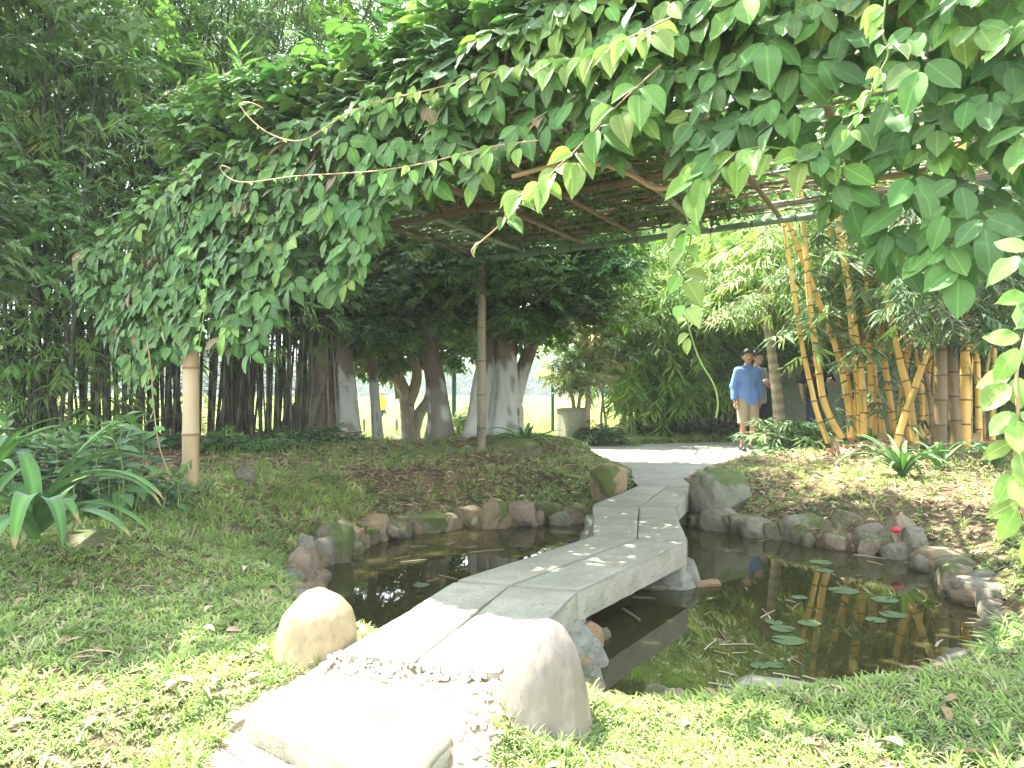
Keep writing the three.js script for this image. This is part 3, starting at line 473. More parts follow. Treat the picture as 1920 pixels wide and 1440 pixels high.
// leaves: [Matrix4, [r,g,b], young]. The 300 nearest the camera are parts, the rest one mass
function addLeaves(parent, leaves, keep = 300) {
  const e = V(0, EYE, 0), q = new THREE.Vector3();
  leaves.forEach((l) => { q.setFromMatrixPosition(l[0]); l.d = q.distanceTo(e) + (Math.abs(q.x / q.z) > 0.7 ? 20 : 0) + (l.back || 0); }); leaves.sort((a, b) => a.d - b.d);
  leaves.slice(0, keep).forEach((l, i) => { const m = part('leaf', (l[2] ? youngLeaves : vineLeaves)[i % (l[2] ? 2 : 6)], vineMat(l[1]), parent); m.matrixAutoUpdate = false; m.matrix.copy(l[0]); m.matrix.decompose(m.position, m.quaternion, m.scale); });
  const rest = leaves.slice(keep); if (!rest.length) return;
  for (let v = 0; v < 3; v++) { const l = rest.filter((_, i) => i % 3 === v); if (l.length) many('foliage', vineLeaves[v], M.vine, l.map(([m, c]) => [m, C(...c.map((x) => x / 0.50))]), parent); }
}
const lut = (T, x) => { for (let i = 0; i < T.length - 1; i++) if (x <= T[i + 1][0]) return lerp(T[i][1], T[i + 1][1], clamp((x - T[i][0]) / (T[i + 1][0] - T[i][0]), 0, 1)); return T[T.length - 1][1]; };
const edgeK = (px) => { const t = (px - 960) / FPX; return (t * 5.9 + 2.41) / (0.796 + 0.605 * t); };
const edgeD = (px) => 5.9 - 0.605 * edgeK(px);
function trio(list, p, out, size, tone, { young = false, droop = 0.75, n = 3, back = 0 } = {}) {
  const nrm = out.clone().multiplyScalar(RR(0.6, 1)).add(V(RN() * 0.28, RR(0.25, 0.8), RN() * 0.28)).normalize();
  const dir = out.clone().multiplyScalar(RR(0.1, 0.6)).add(V(RN() * 0.75, -droop * RR(0.25, 1.25), RN() * 0.6)); dir.addScaledVector(nrm, -dir.dot(nrm)).normalize();
  const side = dir.clone().cross(nrm).normalize();
  for (let i = 0; i < n; i++) {
    const a = (i === 0 ? 0 : i === 1 ? 1 : -1) * RR(0.75, 1.15) + RN() * 0.12, d = dir.clone().multiplyScalar(Math.cos(a)).addScaledVector(side, Math.sin(a)).add(V(0, -0.18, 0)).addScaledVector(nrm, RR(-0.25, 0.2)).normalize();
    const s = size * (i ? RR(0.78, 0.98) : RR(0.95, 1.12)), o = p.clone().addScaledVector(d, s * 0.12 + (i ? 0 : s * 0.22));
    const l = [frame(o, d, nrm.clone().add(V(RN() * 0.16, RN() * 0.16, RN() * 0.16)), s, s * RR(0.9, 1.1), s), tone.map((x) => x * RR(0.85, 1.15)), young]; l.back = back; list.push(l);
  }
}
const MATURE = [0.062, 0.170, 0.034], MID = [0.115, 0.25, 0.040], YOUNG_AND_LIT = [0.25, 0.43, 0.075], PALE = [0.36, 0.56, 0.125];  // the yellow-green young tone also paints backlit leaves along the vine top
{
  reseed(33);
  const BOT = [[180, 560], [215, 690], [300, 705], [340, 640], [385, 615], [430, 665], [500, 665], [520, 590], [560, 550], [640, 565], [700, 530], [740, 445], [800, 395], [900, 375], [960, 320], [1050, 285], [1120, 300], [1200, 340], [1300, 340], [1400, 300], [1450, 310], [1520, 345], [1560, 400], [1640, 430], [1700, 520], [1800, 505], [1930, 450]];
  const TOP = [[180, 450], [300, 330], [440, 258], [560, 215], [650, 175], [760, 120], [900, 65], [1000, 5], [1100, -60], [1300, -160], [1930, -420]];
  const thin = (x, y) => {                          // how thickly the leaves hang here, 0..1
    let k = 1; const hole = (cx, cy, rx, ry, v) => { const d = ((x - cx) / rx) ** 2 + ((y - cy) / ry) ** 2; if (d < 1) k = Math.min(k, lerp(v, 1, d * d)); };
    hole(1010, 150, 65, 50, 0.4); hole(1620, 190, 150, 160, 0.28); hole(1150, 320, 170, 60, 0.5); hole(1700, 330, 70, 60, 0.35); hole(230, 470, 60, 90, 0.6);
    return k;
  };
  const vines = [
    ['dense dark leafy vine curtain draped over the left bamboo post', 150, 560], ['green vine spilling off the pergola edge between the left post and the lattice', 560, 940],
    ['thick green vine with drooping leaves along the top middle of the pergola edge', 940, 1400], ['large-leaved vine hanging close to the camera at the upper right', 1400, 2120]];
  for (const [label, x0, x1] of vines) {
    const v = thing('climbing_vine', label, 'vine', [0, 0, 0], null), leaves = [];
    const area = (x1 - x0) * 330, mean = edgeD(clamp((x0 + Math.min(x1, 1960)) / 2, 150, 1900)), px = 0.11 * FPX / mean, n = Math.round(area / (px * px) * (x0 < 300 ? 5.8 : x0 < 1300 ? 5.2 : 4.2));
    for (let i = 0; i < n * 1.6 && leaves.length < n * 3; i++) {
      const x = RR(x0, x1), t = Math.max(lut(TOP, x), -120), b = lut(BOT, x) - (x > 700 && x < 1580 ? 55 : x < 520 ? 4 : 25) + 75 * noise(x * 0.02, 3.3), y = lerp(t, b, R());
      if (R() > thin(x, y) || R() * 1.05 > 0.72 + 1.5 * noise(x * 0.016, y * 0.012, 5) + (y < b - 170 ? 0.3 : 0)) continue;
      const D = edgeD(x), rise = clamp((b - y) / (b - t), 0, 1), lay = R(), off = lay < 0.62 ? RR(0.02, 0.34) : RR(-0.5, 0.02), p = at(x, y, D - off * 0.9);
      const topness = sstep(0.80, 1.0, rise), pn = R(), dead = R() < 0.012 && x < 1300; let tone = mixc(MATURE, MID, R()); if (pn < 0.13 + 0.4 * topness) tone = mixc(MID, YOUNG_AND_LIT, R()); if (x > 940 && y < 90 && R() < 0.32) tone = mixc(MID, YOUNG_AND_LIT, RR(0.4, 1)); if (dead) tone = [0.30, 0.20, 0.09];  // scattered young leaves, plus backlight painted in as paler leaves near the top
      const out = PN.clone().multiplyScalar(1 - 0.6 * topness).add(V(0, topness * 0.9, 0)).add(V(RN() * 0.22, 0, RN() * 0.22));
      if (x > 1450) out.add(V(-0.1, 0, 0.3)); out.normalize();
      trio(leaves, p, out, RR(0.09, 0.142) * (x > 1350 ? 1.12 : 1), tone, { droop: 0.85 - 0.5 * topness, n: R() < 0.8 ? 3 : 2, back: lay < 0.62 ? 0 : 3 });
    }
    if (x0 < 300) for (let i = 0; i < 70; i++) { const x = RR(330, 395), y = RR(305, 600); trio(leaves, at(x, y, edgeD(x) - RR(0.12, 0.3)), PN.clone().add(V(RN() * 0.25, 0.1, RN() * 0.25)).normalize(), RR(0.09, 0.13), mixc(MATURE, MID, R())); }
    // leaves lying on the roof behind this stretch of edge
    const k0 = Math.max(-0.3, edgeK(x0)), k1 = Math.min(6.6, edgeK(x1)), m = Math.round((k1 - k0) * 1250);
    for (let i = 0; i < m; i++) { const b = (R() < 0.35 ? RR(-0.1, 0.09) * 4 + 0.2 : RR(0, SPAN + 0.2)), k = RR(k0, k1); if (k > 3.5 && b > 0.7 && R() < 0.66) continue; trio(leaves, roof(k, b, RR(0.12, b < 0.9 ? 0.52 : 0.38)), V(RN() * 0.3, 1, RN() * 0.3).normalize(), RR(0.09, 0.14), R() < 0.25 ? mixc(MID, YOUNG_AND_LIT, R()) : mixc(MATURE, MID, R()), { droop: 0.1, back: 6 }); }
    if (x0 > 300 && x0 < 1000) for (let i = 0; i < 600; i++) trio(leaves, roof(RR(0.5, 3.1), RR(0.7, SPAN), RR(0.13, 0.34)), V(RN() * 0.2, 1, RN() * 0.2).normalize(), RR(0.10, 0.15), mixc(MATURE, MID, R()), { droop: 0.05, back: 8 });
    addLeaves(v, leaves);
    for (let i = 0; i < 14; i++) { const x = RR(x0, x1), D = edgeD(x), pts = []; let y = Math.max(lut(TOP, x) + 40, -60), xx = x; for (let s = 0; s < 5; s++) { pts.push(at(xx, y, D - RR(-0.15, 0.15))); y += RR(20, 70); xx += RN() * 40; } part('stem', tube(pts, RR(0.003, 0.008), 14, 5), M.stem, v); }
    for (let i = 0; i < 16; i++) { const k = clamp(RR(k0, k1), 1.3, 6), b = RR(1, SPAN - 0.8), a = R() * 6.28, l = RR(0.4, 0.9); part('woody_stem', tube([roof(k, b, 0.12), roof(k + Math.cos(a) * l * 0.5, b + Math.sin(a) * l * 0.5, RR(-0.06, 0.16)), roof(k + Math.cos(a + 0.5) * l, b + Math.sin(a + 0.5) * l, 0.13)], RR(0.004, 0.013), 12, 5), M.wood, v); }
  }
}
{                                                   // trailing shoots: a stem and the leaves along it
  reseed(44);
  const shoot = (label, pts, r, mat, leafs, o = {}) => {
    const s = thing('vine_shoot', label, 'vine shoot'), P = pts.map(([x, y, d]) => at(x, y, d));
    part('stem', tube(P, r, pts.length * 8, 6), mat, s); const cv = new THREE.CatmullRomCurve3(P, false, 'centripetal'), list = [];
    for (const [u, size, tone, n] of leafs) { const p = cv.getPointAt(clamp(u, 0, 1)); trio(list, p, PN.clone().add(V(0.3 + RN() * 0.2, 0, 0.3 + RN() * 0.2)).normalize(), size, tone, { young: o.young ?? true, droop: o.droop ?? 1.5, n }); }
    addLeaves(s, list); return s;
  };
  const row = (u0, u1, n, s0, s1, t0, t1, k = 2) => Array.from({ length: n }, (_, i) => [lerp(u0, u1, i / (n - 1)), lerp(s0, s1, i / (n - 1)) * RR(0.85, 1.15), mixc(t0, t1, R()), k]);
  shoot('upper long trailing tendril with pale drooping leaves, curling at its left tip', [[1260, 30, 3.1], [1100, 102, 3.45], [960, 126, 3.75], [800, 168, 4.05], [700, 192, 4.3], [640, 218, 4.4], [560, 263, 4.55], [500, 247, 4.6], [455, 206, 4.65], [450, 192, 4.66], [472, 192, 4.66], [492, 202, 4.66]], 0.0042, M.shoot, [...row(0.04, 0.3, 10, 0.13, 0.10, YOUNG_AND_LIT, PALE, 3), ...row(0.34, 0.72, 11, 0.085, 0.05, YOUNG_AND_LIT, PALE, 2), ...row(0.76, 0.95, 4, 0.025, 0.015, PALE, PALE, 2)]);
  shoot('lower long trailing tendril running level with few pale leaves, hooked at its left end', [[1010, 262, 3.6], [920, 274, 3.8], [800, 304, 4.0], [700, 320, 4.25], [560, 329, 4.5], [440, 339, 4.7], [416, 322, 4.72], [411, 310, 4.72], [424, 312, 4.72], [432, 316, 4.72]], 0.0038, M.shoot, [...row(0.05, 0.5, 7, 0.095, 0.07, YOUNG_AND_LIT, PALE, 2), ...row(0.55, 0.85, 5, 0.03, 0.02, PALE, PALE, 2)]);
  shoot('slender shoot with bright yellow-green leaves hanging left of the lattice beam', [[1240, 120, 3.2], [1150, 205, 3.3], [1070, 290, 3.4], [1020, 335, 3.45], [965, 375, 3.5], [938, 420, 3.55], [905, 450, 3.6], [884, 470, 3.6], [890, 482, 3.6]], 0.004, M.shoot, [[0.1, 0.16, YOUNG_AND_LIT, 3], [0.2, 0.15, YOUNG_AND_LIT, 3], [0.3, 0.15, MID, 3], [0.42, 0.15, YOUNG_AND_LIT, 3], [0.5, 0.13, YOUNG_AND_LIT, 3], [0.58, 0.13, PALE, 3], [0.66, 0.12, YOUNG_AND_LIT, 3], [0.72, 0.12, YOUNG_AND_LIT, 3], [0.78, 0.10, MID, 3], [0.93, 0.04, PALE, 2]]);
  shoot('hanging strand of pale translucent leaves ending in a bare stem above the far path', [[1285, 395, 3.2], [1296, 440, 3.2], [1282, 500, 3.2], [1274, 550, 3.2], [1288, 600, 3.2], [1296, 630, 3.2], [1312, 675, 3.2], [1340, 725, 3.2], [1346, 760, 3.2], [1342, 784, 3.2]], 0.0036, M.greenStem, [[0.06, 0.12, YOUNG_AND_LIT, 3], [0.16, 0.10, YOUNG_AND_LIT, 3], [0.3, 0.11, YOUNG_AND_LIT, 3], [0.44, 0.10, PALE, 3], [0.58, 0.07, PALE, 2]]);
  shoot('row of pale yellow leaves on a shoot over the middle of the lattice', [[1560, 292, 2.9], [1500, 285, 2.95], [1440, 275, 3.0], [1380, 285, 3.05], [1330, 315, 3.1], [1305, 335, 3.1]], 0.004, M.greenStem, row(0.05, 1, 9, 0.10, 0.125, PALE, YOUNG_AND_LIT, 2));
  shoot('brown woody vine stem looping below the large leaves at the upper right', [[1420, 205, 3.3], [1460, 240, 3.3], [1510, 285, 3.28], [1560, 320, 3.25], [1640, 332, 3.2], [1725, 322, 3.15], [1800, 300, 3.1]], 0.011, M.shoot, []);
  shoot('brown woody stem running under the leaves left of the lattice', [[960, 330, 3.9], [1050, 308, 3.85], [1130, 308, 3.8], [1190, 330, 3.75], [1230, 352, 3.7], [1300, 345, 3.6]], 0.012, M.shoot, []);
  shoot('strand of light green oval leaves hanging down the right edge of the view', [[1990, -260, 2.05], [1960, 120, 1.95], [1935, 480, 1.9], [1925, 620, 1.9], [1906, 700, 1.88], [1908, 780, 1.86], [1902, 860, 1.85], [1918, 960, 1.85], [1935, 1020, 1.85]], 0.004, M.shoot, [[0.3, 0.09, MID, 3], [0.45, 0.09, MID, 3], [0.6, 0.085, MID, 3], [0.66, 0.085, YOUNG_AND_LIT, 3], [0.72, 0.09, YOUNG_AND_LIT, 3], [0.77, 0.09, YOUNG_AND_LIT, 3], [0.82, 0.09, YOUNG_AND_LIT, 3], [0.86, 0.085, YOUNG_AND_LIT, 3], [0.9, 0.085, YOUNG_AND_LIT, 3], [0.94, 0.08, YOUNG_AND_LIT, 2], [0.985, 0.08, YOUNG_AND_LIT, 2]], { young: false, droop: 0.9 });
  shoot('twisting tendril with small yellow leaves in the gap at the upper right', [[1665, -20, 2.6], [1658, 60, 2.6], [1668, 100, 2.6], [1645, 145, 2.62], [1628, 190, 2.64], [1602, 225, 2.66], [1592, 240, 2.66]], 0.0035, M.greenStem, row(0.1, 1, 7, 0.085, 0.05, YOUNG_AND_LIT, PALE, 2));
  shoot('thin stem with small leaf pairs trailing from the left curtain to the ground', [[275, 640, 5.0], [283, 690, 5.0], [288, 760, 5.0], [300, 840, 5.0], [318, 890, 5.02]], 0.004, M.shoot, row(0.12, 0.62, 6, 0.065, 0.05, MID, MID, 2), { young: false, droop: 0.8 });
  shoot('string of small lime green leaves in front of the left post top', [[388, 505, 4.8], [386, 560, 4.8], [380, 600, 4.8], [372, 655, 4.8]], 0.003, M.greenStem, row(0.1, 0.95, 7, 0.06, 0.05, YOUNG_AND_LIT, YOUNG_AND_LIT, 2), { young: false, droop: 0.8 });
  shoot('lime green creeper climbing the foot of the left post', [[352, 925, 5.7], [348, 890, 5.75], [352, 868, 5.75], [362, 862, 5.75]], 0.003, M.greenStem, row(0.1, 1, 6, 0.07, 0.05, MID, YOUNG_AND_LIT, 2), { young: false, droop: 0.6 });
}
// ---------- foliage sprays ----------
function lance(len, wid, fold = 0.5, curl = 0.25) { return [[0, 0, 0], [-wid, len * 0.38, wid * fold - curl * len * 0.14], [0, len * 0.42, -curl * len * 0.17], [wid, len * 0.38, wid * fold - curl * len * 0.14], [0, len, -curl * len]]; }
function sprayGeo(n, { len = 1, wid = 0.07, spread = 0.9, twig = 1, fan = 0 }) {
  const pos = [], idx = [];
  for (let k = 0; k < n; k++) {
    const u = fan ? RR(0.55, 1) : (k + 0.5) / n, a = (k % 2 ? 1 : -1) * RR(0.35, spread) + RN() * 0.1, el = RN() * 0.35, l = len * RR(0.7, 1.15);
    const d = V(Math.sin(a) * Math.cos(el), Math.cos(a), Math.sin(el) * 0.6).normalize(), m = frame(V(RN() * 0.02, u * twig, RN() * 0.02), d, V(RN() * 0.5, RN() * 0.3, 1), 1), b = pos.length / 3, v = new THREE.Vector3();
    for (const q of lance(l, l * wid)) { v.set(...q).applyMatrix4(m); pos.push(v.x, v.y, v.z); }
    idx.push(b, b + 1, b + 2, b, b + 2, b + 3, b + 1, b + 4, b + 2, b + 2, b + 4, b + 3);
  }
  const b = pos.length / 3, w = 0.008; pos.push(-w, 0, 0, w, 0, 0, 0, twig, 0); idx.push(b, b + 1, b + 2);
  return geoFrom(pos, idx);
}
reseed(5);
const bambooSpray = [0, 1, 2].map(() => sprayGeo(9, { len: 0.62, wid: 0.075, spread: 1.0, twig: 0.8 })), fanSpray = [0, 1].map(() => sprayGeo(6, { len: 0.9, wid: 0.085, spread: 1.1, twig: 0.4, fan: 1 }));
const broadSpray = [0, 1, 2].map(() => sprayGeo(11, { len: 0.42, wid: 0.23, spread: 1.25, twig: 0.9 }));
const narrowSpray = [0, 1].map(() => sprayGeo(12, { len: 0.5, wid: 0.12, spread: 1.2, twig: 0.8 }));
const place3 = (geos, mat, list, parent, name = 'foliage') => geos.forEach((g, i) => { const l = list.filter((_, k) => k % geos.length === i); if (l.length) many(name, g, mat, l, parent); });
const vary = (a, b, k = R()) => C(...mixc(a, b, k).map((x) => x * RR(0.8, 1.2)));

// ---------- bamboo ----------
const archPts = (h, lean, sway) => [0, 0.2, 0.4, 0.6, 0.8, 1].map((s) => V(lean * h * (0.25 * s + 0.75 * s ** 3.2), h * (s - 0.16 * lean * s ** 3), sway * Math.sin(s * 4)));
const DARKC = [[0.05, 0.058, 0.028], [0.10, 0.105, 0.05]], GREENC = [[0.085, 0.13, 0.03], [0.16, 0.20, 0.055]], YELLOWC = [[0.60, 0.33, 0.05], [0.76, 0.52, 0.16]];
reseed(9);
const culmVar = {}, twigStick = new THREE.CylinderGeometry(0.0015, 0.0035, 1, 4, 1); twigStick.translate(0, 0.5, 0);
function culmVariants(tone, key, band) { return culmVar[key] ??= [0, 1, 2, 3].map((i) => { const pts = archPts(1, 0.12 + 0.10 * i, 0.012 * (i - 1.5)); return [new THREE.CatmullRomCurve3(pts, false, 'centripetal'), culmGeo(pts, 0.0042, 0.0014, 0.045, tone, { seed: i + 1, nrad: 6, per: 3, ring: key === 'yellow' ? [0.10, 0.06, 0.02] : [0.02, 0.02, 0.012], band })]; }); }
function bambooClump(label, x, z, o) {
  const { n = 20, r = 0.6, h = 8.5, tone = DARKC, key = 'dark', leaf = [[0.04, 0.10, 0.02], [0.08, 0.16, 0.03]], sprays = 100, low = 0.3, size = 0.42, dense = 1, reach = 0.6, droop = 0.5, group = 'bamboo clumps round the garden', category = 'bamboo', thick = 1 } = o;
  const y0 = groundH(x, z) - 0.05, t = thing('bamboo_clump', label, category, [x, y0, z], group), vs = culmVariants(tone, key, o.band || 0), list = [];
  for (let i = 0; i < n; i++) {
    const [cv, geo] = vs[i % 4], a = R() * 6.283, q = Math.sqrt(R()) * r, hh = h * RR(0.62, 1.05), turn = a + RN() * 0.5, m = part('culm', geo, M.culm, t);
    m.position.set(Math.cos(a) * q, 0, Math.sin(a) * q); m.rotation.set(RN() * (o.tilt || 0.02), -turn, RN() * (o.tilt || 0.02)); const th = RR(0.55, 1.25) * thick * 8.5; m.scale.set(hh * 0.5 + 0 * th, hh, hh * 0.5); m.scale.set(th, hh, th);
    m.updateMatrix();
    const k = Math.round(sprays * dense * RR(0.7, 1.2));
    for (let j = 0; j < k; j++) {
      const s = lerp(low, 1, Math.pow(R(), 0.8)), p = cv.getPointAt(s).applyMatrix4(m.matrix), w = reach * (1.15 - 0.5 * s) * Math.sqrt(R()), b = R() * 6.283, off = V(Math.cos(b) * w, RN() * 0.18 - 0.25 * w * droop, Math.sin(b) * w);
      const dir = V(Math.cos(b) + RN() * 0.5, -droop + RN() * 0.45, Math.sin(b) + RN() * 0.5).normalize();
      list.push([frame(p.add(off), dir, V(RN() * 0.4, 1, RN() * 0.4), size * RR(0.65, 1.25)), vary(leaf[0], leaf[1])]);
    }
  }
  place3(bambooSpray, o.mat || M.bamboo, list, t);
  if (o.twigs) { const tl = []; for (let i = 0; i < n * 16; i++) { const b = R() * 6.283, q = Math.sqrt(R()) * (r + 0.2), y = RR(0.2, 4); tl.push([frame(V(Math.cos(b) * q, y, Math.sin(b) * q), V(RN(), RR(-0.2, 0.7), RN()), V(0, 0, 1), RR(0.3, 0.8), RR(0.6, 1.4)), vary([0.07, 0.06, 0.03], [0.16, 0.13, 0.07])]); } many('dry_twigs', twigStick, M.litter, tl, t); }
  return t;
}
{
  reseed(61);
  const LEFT = [[0.10, 0.21, 0.022], [0.19, 0.33, 0.035]], LEFT2 = [[0.08, 0.195, 0.025], [0.16, 0.30, 0.04]], g = 'thin dark culms of the grove behind the left post';
  [[-3.35, -10.9, 'thin dark bamboo clump directly right of the left post, nearest the tree trunks'], [-4.15, -10.6, 'thin dark bamboo clump straight behind the left post'], [-4.9, -10.2, 'dark bamboo clump left of the left post, third from the trunks'], [-5.4, -9.2, 'dark bamboo clump behind the leafy bush at the left'], [-6.3, -9.4, 'dark bamboo clump near the left edge of the view'], [-7.2, -9.6, 'dark bamboo clump cut by the left edge of the view'], [-4.4, -12.2, 'second-row dark bamboo clump behind the left post'], [-5.9, -11.8, 'second-row dark bamboo clump behind the leafy bush'], [-7.6, -11.8, 'second-row dark bamboo clump at the left edge'], [-3.6, -12.8, 'second-row dark bamboo clump nearest the banyan trunks']].forEach(([x, z, l], i) => bambooClump(l, x, z, { n: i < 6 ? 27 : 18, r: 0.6, h: 9.0, twigs: 1, tone: DARKC, leaf: i % 2 ? LEFT : LEFT2, sprays: i < 6 ? 74 : 46, low: x < -5 ? 0.06 : 0.22, reach: 0.8, size: 0.31, droop: 0.6, group: g, thick: 0.68, tilt: 0.05 }));
  // dead lower twigs that mesh the grove's culms together
  const BR = [[0.13, 0.25, 0.026], [0.25, 0.38, 0.045]], BR2 = [[0.11, 0.22, 0.025], [0.21, 0.34, 0.04]], gb = 'green bamboo clumps behind the far path';
  bambooClump('bright weeping green bamboo clump behind the far path, centre right', 3.25, -17.6, { n: 34, r: 0.75, h: 5.2, tone: GREENC, key: 'green', leaf: BR, sprays: 95, low: 0.2, reach: 0.9, size: 0.5, droop: 0.7, group: gb });
  bambooClump('green bamboo clump left of the blue-shirted man behind the path', 4.6, -18.6, { n: 30, r: 0.8, h: 6, tone: GREENC, key: 'green', leaf: BR2, sprays: 90, low: 0.25, reach: 0.9, size: 0.5, group: gb });
  bambooClump('green bamboo clump behind the blue-shirted man', 6.2, -19.6, { n: 28, r: 0.9, h: 8.5, tone: GREENC, key: 'green', leaf: BR2, sprays: 95, low: 0.25, reach: 0.9, size: 0.5, group: gb });
  bambooClump('tall arching bamboo whose bright tops fill the gap under the lattice beam', 4.6, -24.5, { n: 24, r: 1.1, h: 9.5, tone: GREENC, key: 'green', leaf: BR, sprays: 110, low: 0.35, reach: 1.0, size: 0.55, group: gb });
  [[8.6, -20], [11, -19], [13.2, -16.5], [8.2, -24], [12, -24], [16, -20], [7, -27]].forEach(([x, z], i) => bambooClump(`distant green bamboo clump closing the view behind the wall, ${['left of its middle', 'at its middle', 'towards its right end', 'second row, left', 'second row, middle', 'farthest right', 'farthest left, behind the blue-shirted man'][i]}`, x, z, { n: 16, r: 1, h: 10, tone: GREENC, key: 'green', leaf: i % 2 ? BR : BR2, sprays: 110, low: 0.12, reach: 1.1, size: 0.6, group: 'distant bamboo clumps behind the wall' }));
  [[9.4, -12.2, 'shaded bamboo clump behind the dark trunks at the right edge'], [8.0, -14.2, 'shaded bamboo clump between the wall and the right edge'], [10.5, -9.5, 'shaded bamboo clump just outside the right edge']].forEach(([x, z, l]) => bambooClump(l, x, z, { n: 18, r: 0.8, h: 9, tone: GREENC, key: 'green', leaf: [[0.06, 0.12, 0.025], [0.12, 0.20, 0.04]], sprays: 110, low: 0.15, reach: 0.9, size: 0.45, group: 'shaded bamboo at the right edge' }));
}
const hidesPeople = (p) => { const x = 960 + p.x / -p.z * FPX, y = 732 + (EYE - p.y) / -p.z * FPX; return (x > 1350 && x < 1455 && y > 615 && y < 850) || (x > 1490 && x < 1570 && y > 640 && y < 800 && (x * 7) % 3 < 2); };   // sprigs kept clear of where people stand
{                                                   // the golden clump, each culm where it stands
  reseed(71);
  const t = thing('bamboo_clump', 'golden yellow bamboo clump with thick ringed culms right of the people', 'bamboo');
  const Y = (pts, d, r = 0.062, d1 = d, tone = YELLOWC, o = {}) => {
    const P = pts.map(([x, y], i) => at(x, y, lerp(d, d1, i / (pts.length - 1)))); P[0].y -= 0.06;
    const a = P[P.length - 2], b = P[P.length - 1], e = b.clone().sub(a).normalize(), bend = V(e.x, Math.max(0.75, e.y), e.z).normalize(); let q = b.clone();
    for (let k = 0; k < 3; k++) { q = q.clone().addScaledVector(bend, 0.8); P.push(q); }
    part('culm', culmGeo(P, r * 0.75, r * 0.5, 0.30, tone, { seed: Math.round(pts[0][0]), nrad: 12, per: 8, ring: [0.07, 0.045, 0.012], band: 0.06, ...o }), M.culm, t); return P;
  };
  const cs = [
    Y([[1552, 822], [1530, 767], [1521, 726], [1510, 678], [1503, 640], [1497, 600]], 10.3, 0.046), Y([[1578, 813], [1556, 782], [1544, 750], [1537, 706], [1530, 655], [1521, 590], [1512, 480]], 10.5, 0.062), Y([[1594, 812], [1593, 778], [1587, 738], [1578, 690], [1564, 640], [1545, 590]], 10.7, 0.060), Y([[1618, 808], [1618, 762], [1614, 706], [1608, 655], [1600, 600]], 10.6, 0.074),
    Y([[1630, 795], [1633, 732], [1631, 670], [1625, 560], [1622, 480]], 10.9, 0.050), Y([[1640, 808], [1640, 747], [1639, 701], [1637, 655], [1634, 560]], 11.1, 0.045), Y([[1659, 814], [1650, 762], [1642, 713], [1640, 660], [1650, 600]], 10.9, 0.036), Y([[1676, 805], [1668, 747], [1665, 725], [1655, 650], [1650, 560]], 11.0, 0.062),
    Y([[1674, 851], [1686, 813], [1702, 762], [1718, 719], [1745, 640]], 9.6, 0.058), Y([[1717, 832], [1709, 778], [1702, 726], [1694, 701], [1680, 640], [1664, 550], [1652, 470]], 10.0, 0.062), Y([[1728, 812], [1727, 733], [1720, 660], [1700, 560], [1688, 500]], 10.8, 0.060), Y([[1735, 810], [1738, 740], [1742, 690], [1752, 620]], 11.2, 0.05),
    Y([[1810, 832], [1810, 720], [1810, 613], [1807, 513], [1805, 430]], 9.6, 0.078), Y([[1800, 835], [1803, 780], [1827, 647], [1847, 607], [1880, 540]], 9.9, 0.05), Y([[1836, 838], [1834, 730], [1830, 600], [1836, 480]], 10.4, 0.055), Y([[1692, 818], [1690, 760], [1700, 690], [1712, 600]], 11.4, 0.04), Y([[1606, 812], [1604, 760], [1612, 690], [1622, 600]], 11.6, 0.04), Y([[1860, 838], [1862, 730], [1868, 600]], 10.8, 0.05)];
  for (let i = 0; i < 16; i++) { const x = RR(1590, 1885), d = RR(10.6, 12.2), l = RR(-50, 60), g = R(), tone = g < 0.3 ? [[0.45, 0.22, 0.03], [0.60, 0.34, 0.07]] : g < 0.5 ? [[0.30, 0.27, 0.05], [0.50, 0.40, 0.10]] : YELLOWC; cs.push(Y([[x, RR(808, 826)], [x + l * 0.25, 735], [x + l * 0.6, 660], [x + l, 580], [x + l * 1.2, 500]], d, RR(0.022, 0.042), d, tone)); }
  const list = [], fans = [];
  cs.forEach((P, ci) => { const cv = new THREE.CatmullRomCurve3(P), n = 30; for (let i = 0; i < n; i++) { const u = RR(0.45, 1), p = cv.getPoint(u), b = R() * 6.283, w = RR(0.1, 0.8); p.add(V(Math.cos(b) * w, RN() * 0.2, Math.sin(b) * w * 0.9)); if (hidesPeople(p)) continue; (i % 3 ? list : fans).push([frame(p, V(Math.cos(b) + RN() * 0.4, -0.5 + RN() * 0.4, Math.sin(b) * 0.8), V(RN() * 0.4, 1, RN() * 0.4), RR(0.28, 0.5)), vary([0.05, 0.12, 0.02], [0.16, 0.25, 0.04])]); } });
  for (let i = 0; i < 900; i++) { const p = at(RR(1500, 1920), RR(410, 610), RR(11, 13.5)), b = R() * 6.283; if ((p.y < 1.7 && R() < 0.5) || hidesPeople(p)) continue; list.push([frame(p, V(Math.cos(b), -0.4 + RN() * 0.4, Math.sin(b)), V(RN() * 0.4, 1, RN() * 0.4), RR(0.3, 0.5)), vary([0.05, 0.12, 0.02], [0.17, 0.26, 0.04])]); }
  for (let i = 0; i < 60; i++) { const b = at(RR(1480, 1760), RR(560, 800), RR(9.9, 10.9)), a = R() * 6.283; if (hidesPeople(b)) continue; fans.push([frame(b, V(Math.cos(a), -0.5, Math.sin(a)), V(0, 1, 0.3), RR(0.2, 0.34)), vary([0.05, 0.12, 0.025], [0.10, 0.19, 0.04])]); }
  place3(bambooSpray, M.bamboo, list, t); place3(fanSpray, M.bamboo, fans, t);
  const sh = []; for (let i = 0; i < 120; i++) { const p = at(RR(1560, 1880), 830, RR(9.6, 11.2)); p.y = groundH(p.x, p.z) + 0.01; sh.push([frame(p, V(RN(), RR(0.1, 0.9), RN()), V(RN(), 1, RN()), RR(0.10, 0.24), RR(0.12, 0.28)), vary([0.30, 0.22, 0.12], [0.46, 0.36, 0.22])]); }
